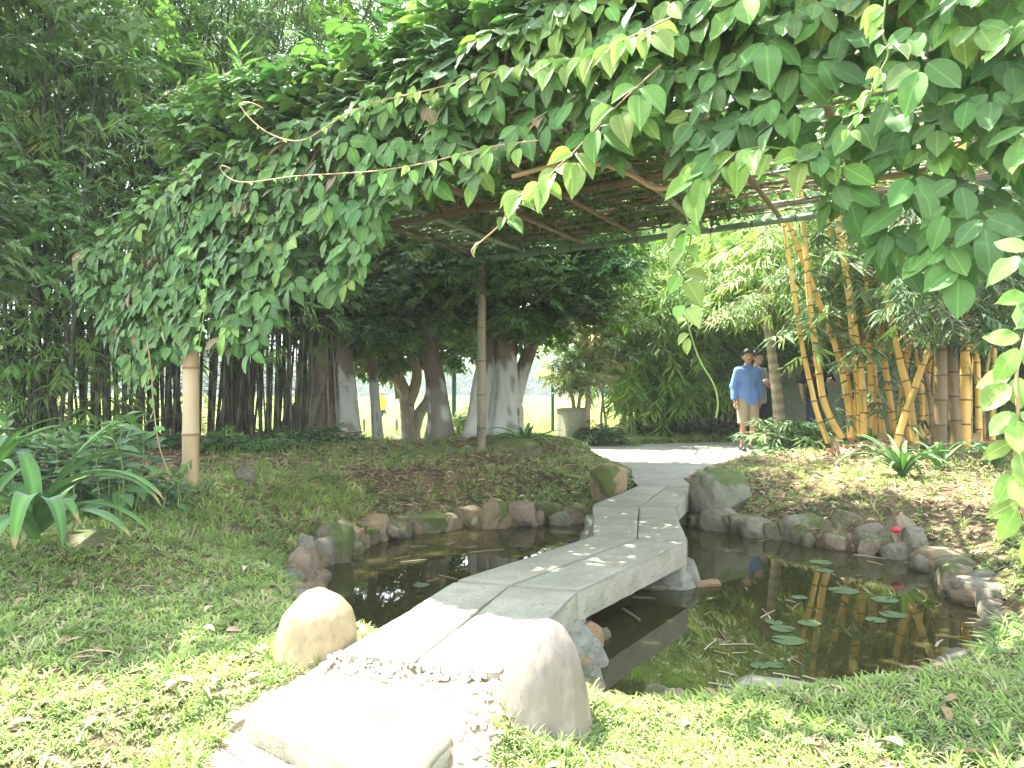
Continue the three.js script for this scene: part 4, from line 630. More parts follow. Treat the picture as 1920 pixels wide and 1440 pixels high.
  many('culm_sheath', leafGeo(OV, 0.6, 0.4), M.litter, sh, t);
  const dk = thing('bamboo_clump', 'pair of thick dark brown bamboo trunks in front of the golden clump', 'bamboo');
  for (const [pts, d, r] of [[[[1762, 872], [1764, 760], [1764, 640], [1760, 480]], 8.9, 0.068], [[[1796, 862], [1788, 740], [1784, 640], [1776, 480]], 9.1, 0.064], [[[1752, 850], [1742, 740], [1722, 640]], 9.6, 0.03]]) { const P = pts.map(([x, y]) => at(x, y, d)); P[0].y -= 0.1; P.push(P[P.length - 1].clone().add(V(-0.05, 1.6, 0)), P[P.length - 1].clone().add(V(-0.15, 3.4, 0))); part('culm', culmGeo(P, r, r * 0.7, 0.28, [[0.10, 0.065, 0.03], [0.17, 0.12, 0.05]], { seed: Math.round(r * 1000), nrad: 12, ring: [0.05, 0.035, 0.02] }), M.culm, dk); }
  const l2 = []; for (let i = 0; i < 420; i++) { const b = R() * 6.283, p = at(RR(1680, 1960), RR(300, 640), RR(8.2, 9.4)); l2.push([frame(p, V(Math.cos(b), -0.6, Math.sin(b)), V(RN() * 0.4, 1, RN() * 0.4), RR(0.25, 0.42)), vary([0.04, 0.09, 0.02], [0.08, 0.16, 0.03])]); }
  place3(bambooSpray, M.bamboo, l2, dk);
  // slim ringed palm-like stem beside the man
  const rp = thing('ringed_stem', 'slim grey-brown ringed bamboo stem rising just right of the blue-shirted man', 'bamboo');
  const P = [[1468, 850], [1462, 790], [1455, 720], [1446, 650], [1438, 580], [1440, 500], [1440, 430]].map(([x, y]) => at(x, y, 12.6)); P[0].y -= 0.1; P.push(P[6].clone().add(V(0, 1.2, 0)));
  part('culm', tube(P, (s) => lerp(0.105, 0.05, Math.min(1, s * 1.5)) * (1 + 0.07 * Math.max(0, Math.sin(s * 190)) ** 3), 160, 12, (s, a, p) => mixc([0.24, 0.19, 0.12], [0.40, 0.34, 0.24], clamp(0.5 + 0.5 * Math.sin(s * 190) + fbm(p.x * 8, p.y * 8, a), 0, 1))), M.bark, rp);
  const l3 = []; for (let i = 0; i < 170; i++) { const b = R() * 6.283, w = RR(0.1, 1.2), p = at(1440, RR(410, 590), 12.9).add(V(Math.cos(b) * w, RN() * 0.15, Math.sin(b) * w)); if (hidesPeople(p)) continue; l3.push([frame(p, V(Math.cos(b), -0.5, Math.sin(b)), V(RN() * 0.4, 1, RN() * 0.4), RR(0.35, 0.6)), vary([0.14, 0.24, 0.04], [0.26, 0.35, 0.07])]); }
  place3(bambooSpray, M.bamboo, l3, rp);
}
{
  reseed(77); const t = thing('bamboo_branch', 'feathery bamboo branches arching over the left corner of the pergola', 'bamboo'), l = [];
  for (let i = 0; i < 9; i++) { const a = at(RR(180, 420), RR(190, 330), RR(6.6, 7.6)), b = a.clone().add(V(RR(0.3, 0.9), RR(-0.2, 0.25), RR(-0.1, 0.5))), m = a.clone().lerp(b, 0.5).add(V(0, 0.14, 0)); part('stem', tube([a, m, b], 0.005, 10, 5), M.greenStem, t); const cv = new THREE.CatmullRomCurve3([a, m, b]); for (let k = 0; k < 16; k++) { const q = R() * 6.283; l.push([frame(cv.getPoint(RR(0.1, 1)), V(0.6 + RN() * 0.6, RN() * 0.4 - 0.1, RN() * 0.6), V(RN() * 0.4, 1, RN() * 0.4), RR(0.22, 0.34)), vary([0.08, 0.17, 0.03], [0.17, 0.28, 0.05])]); } }
  place3(bambooSpray, M.bamboo, l, t);
}
// ---------- broadleaf trees ----------
const BARK = [[0.10, 0.075, 0.05], [0.19, 0.15, 0.105]], LIME = [[0.33, 0.335, 0.29], [0.50, 0.505, 0.455]];
function trunkGeo(pts, r0, r1, { white = -1, flare = 0.8, tone = BARK, flute = 0.12, nrad = 18, nseg = 30, s = 1, worn = 0.12 } = {}) {
  return tube(pts, (q, a, c) => lerp(r0, r1, Math.pow(q, 0.8)) * (1 + flare * Math.exp(-q * 11) + flute * (1 - q * 0.6) * (Math.sin(a * 3 + s) * 0.6 + Math.sin(a * 5 + s * 2 + q * 3) * 0.5) + 0.10 * fbm(Math.cos(a) * 1.5 + s, c.y * 2.6, Math.sin(a) * 1.5, 3)), nseg, nrad, (q, a, p) => {
    const b = 0.5 + fbm(p.x * 5 + s, p.y * 2, p.z * 5, 4), c = mixc(tone[0], tone[1], clamp(b, 0, 1));
    if (white < 0) return c; const w = fbm(p.x * 6, p.y * 6, p.z * 6 + s, 4) - 0.14 * Math.sin(a * 4 + s);
    return p.y < white + 0.3 * w && w > worn - 0.36 ? mixc(LIME[0], LIME[1], clamp(b, 0, 1)) : mixc(c, LIME[0], p.y < white ? 0.25 : 0);
  });
}
function crown(parent, blobs, n, leaf, { size = 0.24, geos = broadSpray, lumps = 14, mat = M.leaf } = {}) {
  const list = [];
  for (const [c, rx, ry, rz, w = 1] of blobs) {
    const cs = Array.from({ length: Math.round(lumps * w) }, () => { const d = rdir(), q = Math.cbrt(RR(0.15, 1)); return [c.clone().add(V(d.x * rx * q, d.y * ry * q, d.z * rz * q)), vary(leaf[0], leaf[1]), RR(0.16, 0.34)]; });
    for (let i = 0; i < n * w; i++) { const [p, col, k] = pick(cs), o = V(RN() * rx * k, RN() * ry * k * 0.8, RN() * rz * k), b = R() * 6.283; list.push([frame(p.clone().add(o), V(Math.cos(b), RN() * 0.5 - 0.2, Math.sin(b)), V(RN() * 0.5, 1, RN() * 0.5), size * RR(0.7, 1.25)), col.clone().multiplyScalar(RR(0.75, 1.25))]); }
  }
  place3(geos, mat, list, parent, 'crown'); return list;
}
const pxPath = (a, d) => { const P = a.map(([x, y, dd]) => at(x, y, dd ?? d)); P[0].y -= 0.12; return P; };
{
  reseed(81);
  const DK = [[0.06, 0.15, 0.014], [0.13, 0.26, 0.024]], MD = [[0.07, 0.16, 0.025], [0.14, 0.25, 0.04]];
  let t = thing('tree', 'big tree with several limewashed white trunks behind the second bamboo post', 'tree');
  [[[[892, 822], [902, 740], [912, 660], [905, 560], [888, 470]], 0.17, 0.09], [[[918, 824], [925, 740], [930, 640], [940, 540], [945, 430]], 0.20, 0.10], [[[945, 824], [950, 740], [948, 640], [955, 540], [975, 420]], 0.19, 0.09], [[[948, 820], [966, 745], [982, 690], [1003, 630], [1018, 560], [1050, 470]], 0.14, 0.06], [[[968, 824], [964, 790], [966, 770], [960, 750]], 0.16, 0.10]].forEach(([p, a, b], i) => part('trunk', trunkGeo(pxPath(p, 11.2 + (i % 2) * 0.12), a, b, { white: 1.34 + (732 - 690) / FPX * 11.2 + (i === 2 ? 0.12 : 0), s: i * 3 + 1, flare: 0.75, flute: 0.18, nrad: 24 }), M.bark, t));
  crown(t, [[at(930, 520, 11), 1.7, 0.9, 1.2, 1.5], [at(1090, 540, 11.2), 1.0, 0.9, 1.0, 0.42], [at(860, 400, 11.4), 1.8, 1.2, 1.5, 1.2], [at(800, 120, 12.2), 2.0, 1.5, 1.6, 0.25], [at(1000, 590, 11.3), 0.8, 0.5, 0.8, 0.5], [at(1130, 470, 10.6), 0.7, 0.5, 0.8, 0.4], [V(0.3, 6.4, -11.3), 1.7, 1.2, 1.7, 0.5], [V(-1.2, 6.6, -11.0), 1.6, 1.1, 1.6, 0.35]], 1500, DK, { size: 0.23, lumps: 22 });
  t = thing('tree', 'dark tree with a flared half-whitened trunk left of the second post', 'tree');
  part('trunk', trunkGeo(pxPath([[828, 826], [826, 780], [820, 730], [812, 680], [802, 640], [790, 590], [780, 480]], 11.4), 0.165, 0.11, { white: 1.36, flare: 0.9, s: 9, flute: 0.14, worn: 0.5 }), M.bark, t);
  part('branch', trunkGeo(pxPath([[812, 700], [803, 668], [792, 630], [770, 570], [745, 480]], 11.35), 0.085, 0.05, { flare: 0, s: 4 }), M.bark, t);
  crown(t, [[at(780, 520, 11.6), 1.4, 0.9, 1.2, 1.2], [at(690, 560, 11.8), 1.0, 0.8, 1, 0.9], [at(720, 420, 12), 1.7, 1.2, 1.4, 1]], 1500, DK, { size: 0.22, lumps: 20 });
  t = thing('tree', 'smaller forked tree with pale whitened stems seen against the bright field', 'tree');
  const G2 = [[0.26, 0.21, 0.14], [0.40, 0.34, 0.24]];
  [[[[772, 828], [766, 790], [762, 755], [758, 735], [744, 705], [725, 675], [706, 650], [690, 600]], 0.17, 0.06], [[[764, 745], [776, 733], [782, 705], [776, 660], [770, 600]], 0.11, 0.06], [[[776, 828], [778, 800], [787, 775], [801, 755], [807, 740], [806, 700], [800, 660], [812, 600]], 0.12, 0.07], [[[784, 790], [796, 772], [806, 760], [825, 748]], 0.045, 0.03], [[[748, 735], [742, 715], [735, 695], [730, 660]], 0.06, 0.04]].forEach(([p, a, b], i) => part('trunk', trunkGeo(pxPath(p, 14.2), a, b, { white: i === 1 ? -1 : 1.28, flare: 0.25, s: i + 20, tone: G2, flute: 0.06, worn: 0.42 }), M.bark, t));
  crown(t, [[at(770, 640, 14.2), 1.1, 0.55, 1, 1], [at(690, 700, 14), 0.5, 0.4, 0.6, 0.35], [at(845, 640, 14.4), 0.7, 0.6, 0.8, 0.6], [at(790, 560, 14.5), 1.4, 0.8, 1, 1]], 900, MD, { size: 0.24 });
  t = thing('tree', 'slim leaning whitened trunk hiding the person in yellow', 'tree');
  part('trunk', trunkGeo(pxPath([[710, 828], [706, 790], [702, 740], [698, 690], [692, 640], [688, 560]], 12), 0.085, 0.06, { white: 1.5, flare: 0.3, flute: 0.08, s: 31 }), M.bark, t);
  crown(t, [[at(660, 560, 12), 0.9, 0.7, 0.8]], 500, DK, { size: 0.3 });
  t = thing('banyan_tree', 'broad tree of twisted trunks and hanging aerial roots beside the dark bamboo', 'tree');
  [[[[560, 826], [578, 770], [598, 715], [606, 640], [590, 540], [570, 450]], 0.20, 0.10, -1], [[[590, 828], [604, 760], [614, 690], [618, 610], [612, 500]], 0.19, 0.11, -1], [[[622, 828], [626, 760], [630, 690], [640, 620], [650, 520]], 0.16, 0.09, -1], [[[655, 828], [652, 770], [648, 715], [640, 650], [632, 560]], 0.155, 0.10, 1.56], [[[640, 820], [640, 760], [637, 700], [632, 640]], 0.07, 0.06, 1.5], [[[536, 812], [552, 780], [572, 758], [592, 740]], 0.12, 0.10, -1]].forEach(([p, a, b, w], i) => part('trunk', trunkGeo(pxPath(p, 11.5 + 0.1 * (i % 3)), a, b, { white: w, flare: 0.6, s: 41 + i, tone: [[0.13, 0.105, 0.075], [0.27, 0.225, 0.165]], flute: 0.3, nrad: 22 }), M.bark, t));
  for (let i = 0; i < 14; i++) { const x = RR(548, 640), d = RR(11.1, 11.5), y1 = RR(760, 826); part('aerial_root', tube([at(x + RN() * 12, RR(560, 640), d), at(x + RN() * 6, 690, d), at(x + RN() * 5, y1, d)], RR(0.005, 0.014), 12, 5, () => mixc([0.18, 0.14, 0.10], [0.36, 0.31, 0.24], R())), M.rod, t); }
  crown(t, [[at(600, 500, 11.6), 1.5, 0.9, 1.1, 1.3], [at(520, 400, 12), 1.6, 1.2, 1.3, 0.6], [at(640, 300, 12.4), 2.0, 1.4, 1.5, 0.6], [at(660, 60, 12.6), 2.2, 1.4, 1.6, 0.22]], 1300, DK, { size: 0.23, lumps: 20 });
  t = thing('tree', 'leafy tree overhanging from outside the left edge, broad leaves against the sky', 'tree');
  part('trunk', trunkGeo([V(-6.9, 0.5, -6.4), V(-6.7, 2.2, -6.5), V(-6.2, 4.2, -6.7), V(-5.6, 6, -6.9)], 0.16, 0.08, {}), M.bark, t);
  crown(t, [[V(-4.6, 4.3, -7.2), 1.2, 1.7, 1.0, 1.0], [V(-5.4, 2.9, -7.0), 0.9, 1.2, 0.9, 0.6], [V(-3.6, 5.2, -7.0), 1.1, 0.9, 1.0, 0.35]], 480, [[0.07, 0.16, 0.025], [0.13, 0.24, 0.04]], { size: 0.32 });
  crown(t, [[V(-4.75, 5.7, -6.2), 1.4, 0.9, 1.2]], 900, [[0.07, 0.16, 0.025], [0.13, 0.24, 0.04]], { size: 0.32, lumps: 34 });
  // slender shrubs beyond the concrete block
  const PALEC = [[0.15, 0.24, 0.05], [0.30, 0.36, 0.11]];
  t = thing('small_tree', 'small light-leaved tree growing behind the concrete block', 'tree');
  [[[[1100, 800], [1101, 770], [1104, 745], [1100, 720], [1098, 690], [1092, 640], [1096, 590]], 0.07, 0.03], [[[1078, 790], [1074, 750], [1066, 730], [1056, 705], [1040, 680]], 0.05, 0.025], [[[1083, 770], [1087, 745], [1092, 720], [1110, 690], [1150, 672], [1154, 655]], 0.04, 0.018]].forEach(([p, a, b], i) => part('trunk', trunkGeo(pxPath(p, 15.2), a, b, { flare: 0.1, s: 60 + i, tone: G2, flute: 0.05, nrad: 10 }), M.bark, t));
  crown(t, [[at(1100, 640, 15.2), 0.75, 0.6, 0.7, 1], [at(1075, 700, 15), 0.5, 0.35, 0.5, 0.6], [at(1120, 590, 15.4), 0.6, 0.35, 0.6, 0.6]], 300, PALEC, { size: 0.34, geos: narrowSpray, lumps: 18 });
  t = thing('small_tree', 'thin V-shaped twin-stemmed sapling between the block and the green bamboo', 'tree');
  [[[[1128, 812], [1127, 780], [1130, 745], [1122, 715], [1118, 660]], 0.032, 0.015], [[[1140, 815], [1134, 780], [1130, 745], [1132, 720], [1138, 660]], 0.03, 0.014]].forEach(([p, a, b], i) => part('trunk', trunkGeo(pxPath(p, 15.6), a, b, { flare: 0.1, s: 70 + i, tone: G2, nrad: 8 }), M.bark, t));
  crown(t, [[at(1135, 650, 15.8), 0.6, 0.55, 0.6]], 240, PALEC, { size: 0.34, geos: narrowSpray, lumps: 12 });
  t = thing('small_tree', 'small grey forked tree standing beyond the sapling at the field edge', 'tree');
  [[[[1167, 790], [1170, 760], [1160, 740], [1150, 720], [1144, 690]], 0.075, 0.03], [[[1170, 770], [1178, 752], [1184, 735], [1180, 700]], 0.05, 0.025]].forEach(([p, a, b], i) => part('trunk', trunkGeo(pxPath(p, 18.5), a, b, { flare: 0.3, s: 80 + i, tone: [[0.34, 0.31, 0.26], [0.5, 0.47, 0.41]], nrad: 10 }), M.bark, t));
  crown(t, [[at(1165, 660, 18.5), 0.8, 0.5, 0.7]], 300, PALEC, { size: 0.36, geos: narrowSpray });
  // boundary vegetation and posts at the field edge
  const shrub = (label, c, rx, ry, rz, n, leaf, o) => { const s = thing('shrub', label, 'shrub'); const st = []; for (let i = 0; i < 7; i++) { const b = V(c.x + RN() * rx * 0.3, groundH(c.x, c.z), c.z); st.push(tube([b, V(b.x + RN() * 0.1, c.y, c.z), V(c.x + RN() * rx * 0.7, c.y + ry * 0.6, c.z + RN() * rz * 0.5)], 0.012, 8, 5)); } part('stem', mergeGeometries(st), M.stem, s); crown(s, [[c, rx, ry, rz]], n, leaf, o); return s; };
  shrub('low bushy shrub at the foot of the concrete block', at(1120, 815, 15), 0.55, 0.2, 0.4, 220, [[0.07, 0.14, 0.03], [0.16, 0.24, 0.05]], { size: 0.24, geos: narrowSpray });
  shrub('light flowering shrub at the field edge between the white trunks', at(862, 798, 15), 0.28, 0.35, 0.3, 130, PALEC, { size: 0.22, geos: narrowSpray });
  shrub('dark ground shrub under the banyan and the bamboo grove', at(575, 822, 10.9), 0.9, 0.16, 0.35, 420, DK, { size: 0.22, geos: narrowSpray });
  shrub('dark low undergrowth at the foot of the grove behind the left post', at(380, 838, 10.1), 1.3, 0.18, 0.4, 420, DK, { size: 0.24, geos: narrowSpray });
  shrub('low dark shrubs along the foot of the green bamboo behind the path', V(4.6, 0.5, -17.6), 2.2, 0.3, 0.4, 500, [[0.05, 0.10, 0.02], [0.11, 0.18, 0.04]], { size: 0.26, geos: narrowSpray });
}
// ---------- field, far wood, posts, block, wall ----------
{
  reseed(91);
  const geo = bladeTuft(14, 0.75, 0.02, 0.45), list = [];
  for (let i = 0; i < 14000; i++) { const z = -RR(23, 75) , x = RR(-0.62, 0.28) * -z; list.push([frame(V(x, groundH(x, z), z), V(RN() * 0.1, 1, RN() * 0.1), V(RN(), 0, RN()), RR(0.7, 1.2) * (0.6 + -z / 70), RR(1, 2) * (0.6 - z / 50)), vary([0.30, 0.40, 0.09], [0.50, 0.53, 0.17])]); }
  const m = many('rice_field', geo, M.grass, list, scene, 'sunlit yellow-green field of tall grass beyond the trees', 'field'); 
  const wl = []; for (let i = 0; i < 9000; i++) { const a = RR(-0.9, 0.75), d = RR(180, 230), h = 9 + 5 * fbm(a * 9, 3, 1, 3) * 2, y = Math.pow(R(), 0.7) * h; wl.push([frame(V(Math.sin(a) * d, -0.4 + y, -Math.cos(a) * d), rdir(), rdir(0.6), RR(2.4, 4.5)), vary([0.045, 0.10, 0.02], [0.10, 0.18, 0.035])]); }
  many('far_wood', broadSpray[0], M.leaf, wl, scene, 'long line of distant trees on the far side of the field', 'wood');
  const gp = std({ roughness: 0.5, color: C(0.03, 0.12, 0.07) });
  const post = (label, px, y0, y1, d, r) => { const a = at(px, y0, d), b = at(px, y1, d), s = thing('post', label, 'post', [a.x, a.y - 0.1, a.z]), g = new THREE.CylinderGeometry(r, r, b.y - a.y + 0.1, 12); g.translate(0, (b.y - a.y + 0.1) / 2, 0); part('pole', g, gp, s); const c = new THREE.SphereGeometry(r * 1.15, 12, 6, 0, 6.3, 0, 1.6); c.translate(0, b.y - a.y + 0.1, 0); part('cap', c, gp, s); };
  post('thin green metal post between the dark trunk and the white trunks', 851, 815, 660, 15.5, 0.045); post('thin green metal post beside the concrete block', 1036, 800, 690, 17, 0.035);
  for (const [px, l] of [[683, 'short grey concrete stake left of the slim leaning trunk'], [744, 'short grey concrete stake left of the forked tree'], [783, 'short grey concrete stake right of the forked tree']]) { const a = at(px, 822, 17), h = 0.42, s = slabGeo([[a.x - 0.03, a.z - 0.03], [a.x + 0.03, a.z - 0.03], [a.x + 0.03, a.z + 0.03], [a.x - 0.03, a.z + 0.03]], a.y + h, h + 0.3, px, { rough: 0.003, step: 0.02, round: 0.006 }); solo('fence_stake', s, M.granite, l, 'stake'); }
  const cmat = std({ roughness: 0.95, map: granT, bumpMap: granB, bumpScale: 0.006, color: C(0.80, 0.84, 0.66) });
  const A = at(1043, 0, 15.1), B = at(1063, 0, 14.75), D = at(1101, 0, 15.2), E = at(1080, 0, 15.6), top = EYE - (768 - 732) / FPX * 14.9;
  const cb = thing('concrete_block', 'squat square concrete block on the grass verge beyond the path', 'block');
  part('body', slabGeo([[A.x, A.z], [B.x, B.z], [D.x, D.z], [E.x, E.z]], top, top - 0.1, 911, { rough: 0.006, step: 0.05, round: 0.01 }), cmat, cb);
  const o = 0.025, cxx = (A.x + B.x + D.x + E.x) / 4, czz = (A.z + B.z + D.z + E.z) / 4; part('coping', slabGeo([A, B, D, E].map((p) => [p.x + (p.x - cxx) * 0.07, p.z + (p.z - czz) * 0.07]), top + 0.03, 0.028, 912, { rough: 0.003, step: 0.05, round: 0.008 }), cmat, cb);
  // rendered garden wall behind the people, on its plinth and under its coping
  const w = thing('garden_wall', 'pale weathered rendered wall behind the golden bamboo and the people', 'wall'), x0 = 5.9, x1 = 12.5, z = -17.9, y1 = EYE + (732 - 687) / FPX * 17.9, wm = std({ roughness: 0.95, map: granT, bumpMap: granB, bumpScale: 0.006, color: C(0.66, 0.74, 0.58) });
  const box = (n, x, y, zz, sx, sy, sz) => { const g = new THREE.BoxGeometry(sx, sy, sz, 1, 1, 1), p = g.attributes.position, u = g.attributes.uv; for (let i = 0; i < p.count; i++) u.setXY(i, p.getX(i) * 0.6 + p.getZ(i), p.getY(i) * 0.6); g.translate(x, y, zz); part(n, g, wm, w); };
  box('panel', (x0 + x1) / 2, y1 / 2, z, x1 - x0, y1, 0.18); box('plinth', (x0 + x1) / 2, 0.35, z, x1 - x0 + 0.04, 0.5, 0.26); box('coping', (x0 + x1) / 2, y1 + 0.03, z, x1 - x0 + 0.06, 0.06, 0.28); for (const x of [x0 + 0.1, 8.0, 10.2, x1 - 0.1]) box('pier', x, y1 / 2, z + 0.02, 0.3, y1 - 0.02, 0.3);
}
// ---------- strap-leaved plants, bushes, pond life ----------
function strapGeo(len, wid, arch, fold, tone, s, twist = 0) {     // grows along +z from the origin, arching over
  const pos = [], idx = [], col = [], n = 16; let y = 0, z = 0;
  for (let i = 0; i <= n; i++) {
    const u = i / n, a = arch[0] - (arch[0] - arch[1]) * Math.pow(u, 1.3); if (i) { y += Math.sin(a) * len / n; z += Math.cos(a) * len / n; }
    const w = wid * (u < 0.12 ? lerp(0.55, 0.8, u / 0.12) : u < 0.4 ? lerp(0.8, 1, (u - 0.12) / 0.28) : Math.pow(Math.max(0, 1 - (u - 0.4) / 0.6), 0.62)), sd = twist * u;
    const wv = 0.05 * Math.sin(u * 14 + s) * wid;
    for (const k of [-1, -0.5, 0, 0.5, 1]) { const lift = Math.abs(k) * fold * w + wv * k; pos.push(k * w * Math.cos(sd), y + lift * Math.cos(a) + k * w * Math.sin(sd), z - lift * Math.sin(a)); const v = 0.85 + 0.3 * hash(Math.round((k + 2) * 4), i >> 1, s); const tip = u > 0.93 && hash(s, 3, 9) > 0.45; col.push(...(tip ? [0.30, 0.22, 0.09] : k === 0 ? tone.map((x) => x * 1.6) : tone.map((x) => x * v))); }
  }
  for (let i = 0; i < n; i++) for (let k = 0; k < 4; k++) { const a = i * 5 + k; idx.push(a, a + 1, a + 5, a + 1, a + 6, a + 5); }
  return geoFrom(pos, idx, null, col);
}
function strapPlant(label, x, z, leaves, y) {
  const t = thing('strap_leaf_plant', label, 'plant', [x, y ?? groundH(x, z), z]);
  leaves.forEach(([turn, len, wid, a0, a1, tone, lift = 0, tw = 0], i) => { const m = part('leaf', strapGeo(len, wid, [a0, a1], 0.35, tone, i + 1, tw), M.strap, t); m.rotation.y = turn; m.position.set(Math.sin(turn) * 0.03, lift, Math.cos(turn) * 0.03); });
  return t;
}
{
  reseed(101);
  const T = () => mixc([0.042, 0.12, 0.022], [0.085, 0.20, 0.032], R());
  // left foreground: long leaves mostly reaching right and towards the camera
  const L = [[1.55, 0.78, 0.045, 0.9, -0.95], [1.35, 0.86, 0.050, 0.75, -0.75], [1.75, 0.72, 0.045, 1.15, -0.55], [1.1, 0.8, 0.053, 0.6, -0.6], [0.75, 0.66, 0.050, 0.9, -1.45], [0.35, 0.62, 0.053, 0.7, -1.5], [0.15, 0.75, 0.053, 0.95, -1.52], [-0.3, 0.6, 0.050, 1.0, -1.3], [-0.8, 0.6, 0.050, 1.1, -0.9], [2.2, 0.75, 0.045, 1.3, 0.55], [2.0, 0.7, 0.043, 1.35, 0.3], [-1.5, 0.7, 0.050, 0.9, -0.7], [2.8, 0.7, 0.048, 1.2, -0.4], [-2.4, 0.7, 0.048, 1.2, -0.4], [1.45, 0.7, 0.045, 0.45, -0.8], [0.95, 0.55, 0.048, 1.2, -0.9]];
  strapPlant('large strap-leaved lily at the left edge with leaves drooping towards the lawn', -2.62, -4.35, L.map((l) => [...l.slice(0, 5), T(), RR(0.1, 0.3), RN() * 0.15]), 0.42);
  strapPlant('strap-leaved lily mostly cut by the left edge behind the drooping one', -3.2, -4.75, Array.from({ length: 14 }, (_, i) => [i / 14 * 6.283 + RN() * 0.15, RR(0.6, 0.85), 0.038, RR(0.8, 1.35), RR(-1.2, 0.1), T(), RR(0.05, 0.35)]));
  const round = (label, x, z, n, l0, l1, w) => strapPlant(label, x, z, Array.from({ length: n }, (_, i) => [i / n * 6.283 + RN() * 0.2, RR(l0, l1), w * RR(0.85, 1.15), RR(0.7, 1.45), RR(-1.3, 0.2), T(), RR(0, 0.08), RN() * 0.2]));
  round('spreading strap-leaved lily on the right bank below the golden bamboo', at(1690, 0, 7.9).x, -7.9, 30, 0.4, 0.72, 0.028);
  round('smaller strap-leaved lily right of the spreading one on the right bank', at(1760, 0, 8.3).x, -8.3, 18, 0.3, 0.55, 0.022);
  round('strap-leaved lily silhouetted at the foot of the white-trunked tree', at(985, 0, 10.3).x, -10.3, 16, 0.42, 0.72, 0.03);
  round('thin strap-leaved tuft on the shaded left bank near the edging', at(742, 0, 8.9).x, -8.9, 5, 0.28, 0.42, 0.014);
  round('dark strap-leaved lily at the right frame edge under the bamboo', at(1870, 0, 8.2).x, -8.2, 16, 0.35, 0.6, 0.026);
}
const NARROW = [[0, 0.02], [0.12, 0.12], [0.32, 0.225], [0.55, 0.22], [0.78, 0.12], [0.93, 0.03], [1, 0]];
const bushLeaves = [leafGeo(NARROW, 0.5, 0.35), leafGeo(NARROW, 0.3, 0.2, 1)];
const bMat = [[0.06, 0.16, 0.035], [0.085, 0.205, 0.045], [0.12, 0.25, 0.05], [0.05, 0.125, 0.035]].map((c) => leafMat({ map: leafT, color: C(...c.map((x) => x / 0.5)), transmission: 0.3, clearcoat: 0.6 }));
function bush(label, stems, opts = {}) {
  const t = thing('leafy_bush', label, 'bush'), st = []; let count = 0; const extra = [];
  stems.forEach(([b, tip]) => {
    const mid = b.clone().lerp(tip, 0.55).add(V(RN() * 0.04, 0.05, RN() * 0.04)), cv = new THREE.CatmullRomCurve3([b, mid, tip]); st.push(tube(cv, (q) => lerp(0.008, 0.003, q), 10, 5));
    const n = opts.n ?? 14; for (let i = 0; i < n; i++) { const u = 1 - Math.pow(i / n, 1.1) * 0.8, a = i * 1.57 * 1.05 + RN() * 0.3, el = lerp(0.75, -0.2, i / n) + RN() * 0.2, d = V(Math.cos(a) * Math.cos(el), Math.sin(el), Math.sin(a) * Math.cos(el)), s = (opts.size ?? 0.165) * RR(0.75, 1.2) * (i < 3 ? 0.75 : 1);
      const mt = frame(cv.getPointAt(u), d, V(RN() * 0.2, 1, RN() * 0.2 + 0.2), s);
      if (count++ < 290) { const m = part('leaf', bushLeaves[i % 2], bMat[i < 3 ? 2 : Math.floor(R() * 4)], t); mt.decompose(m.position, m.quaternion, m.scale); } else extra.push([mt, vary([0.12, 0.3, 0.07], [0.18, 0.42, 0.09])]); }
  });
  part('stem', mergeGeometries(st), M.greenStem, t); if (extra.length) many('foliage', bushLeaves[0], M.vine, extra, t); return t;
}
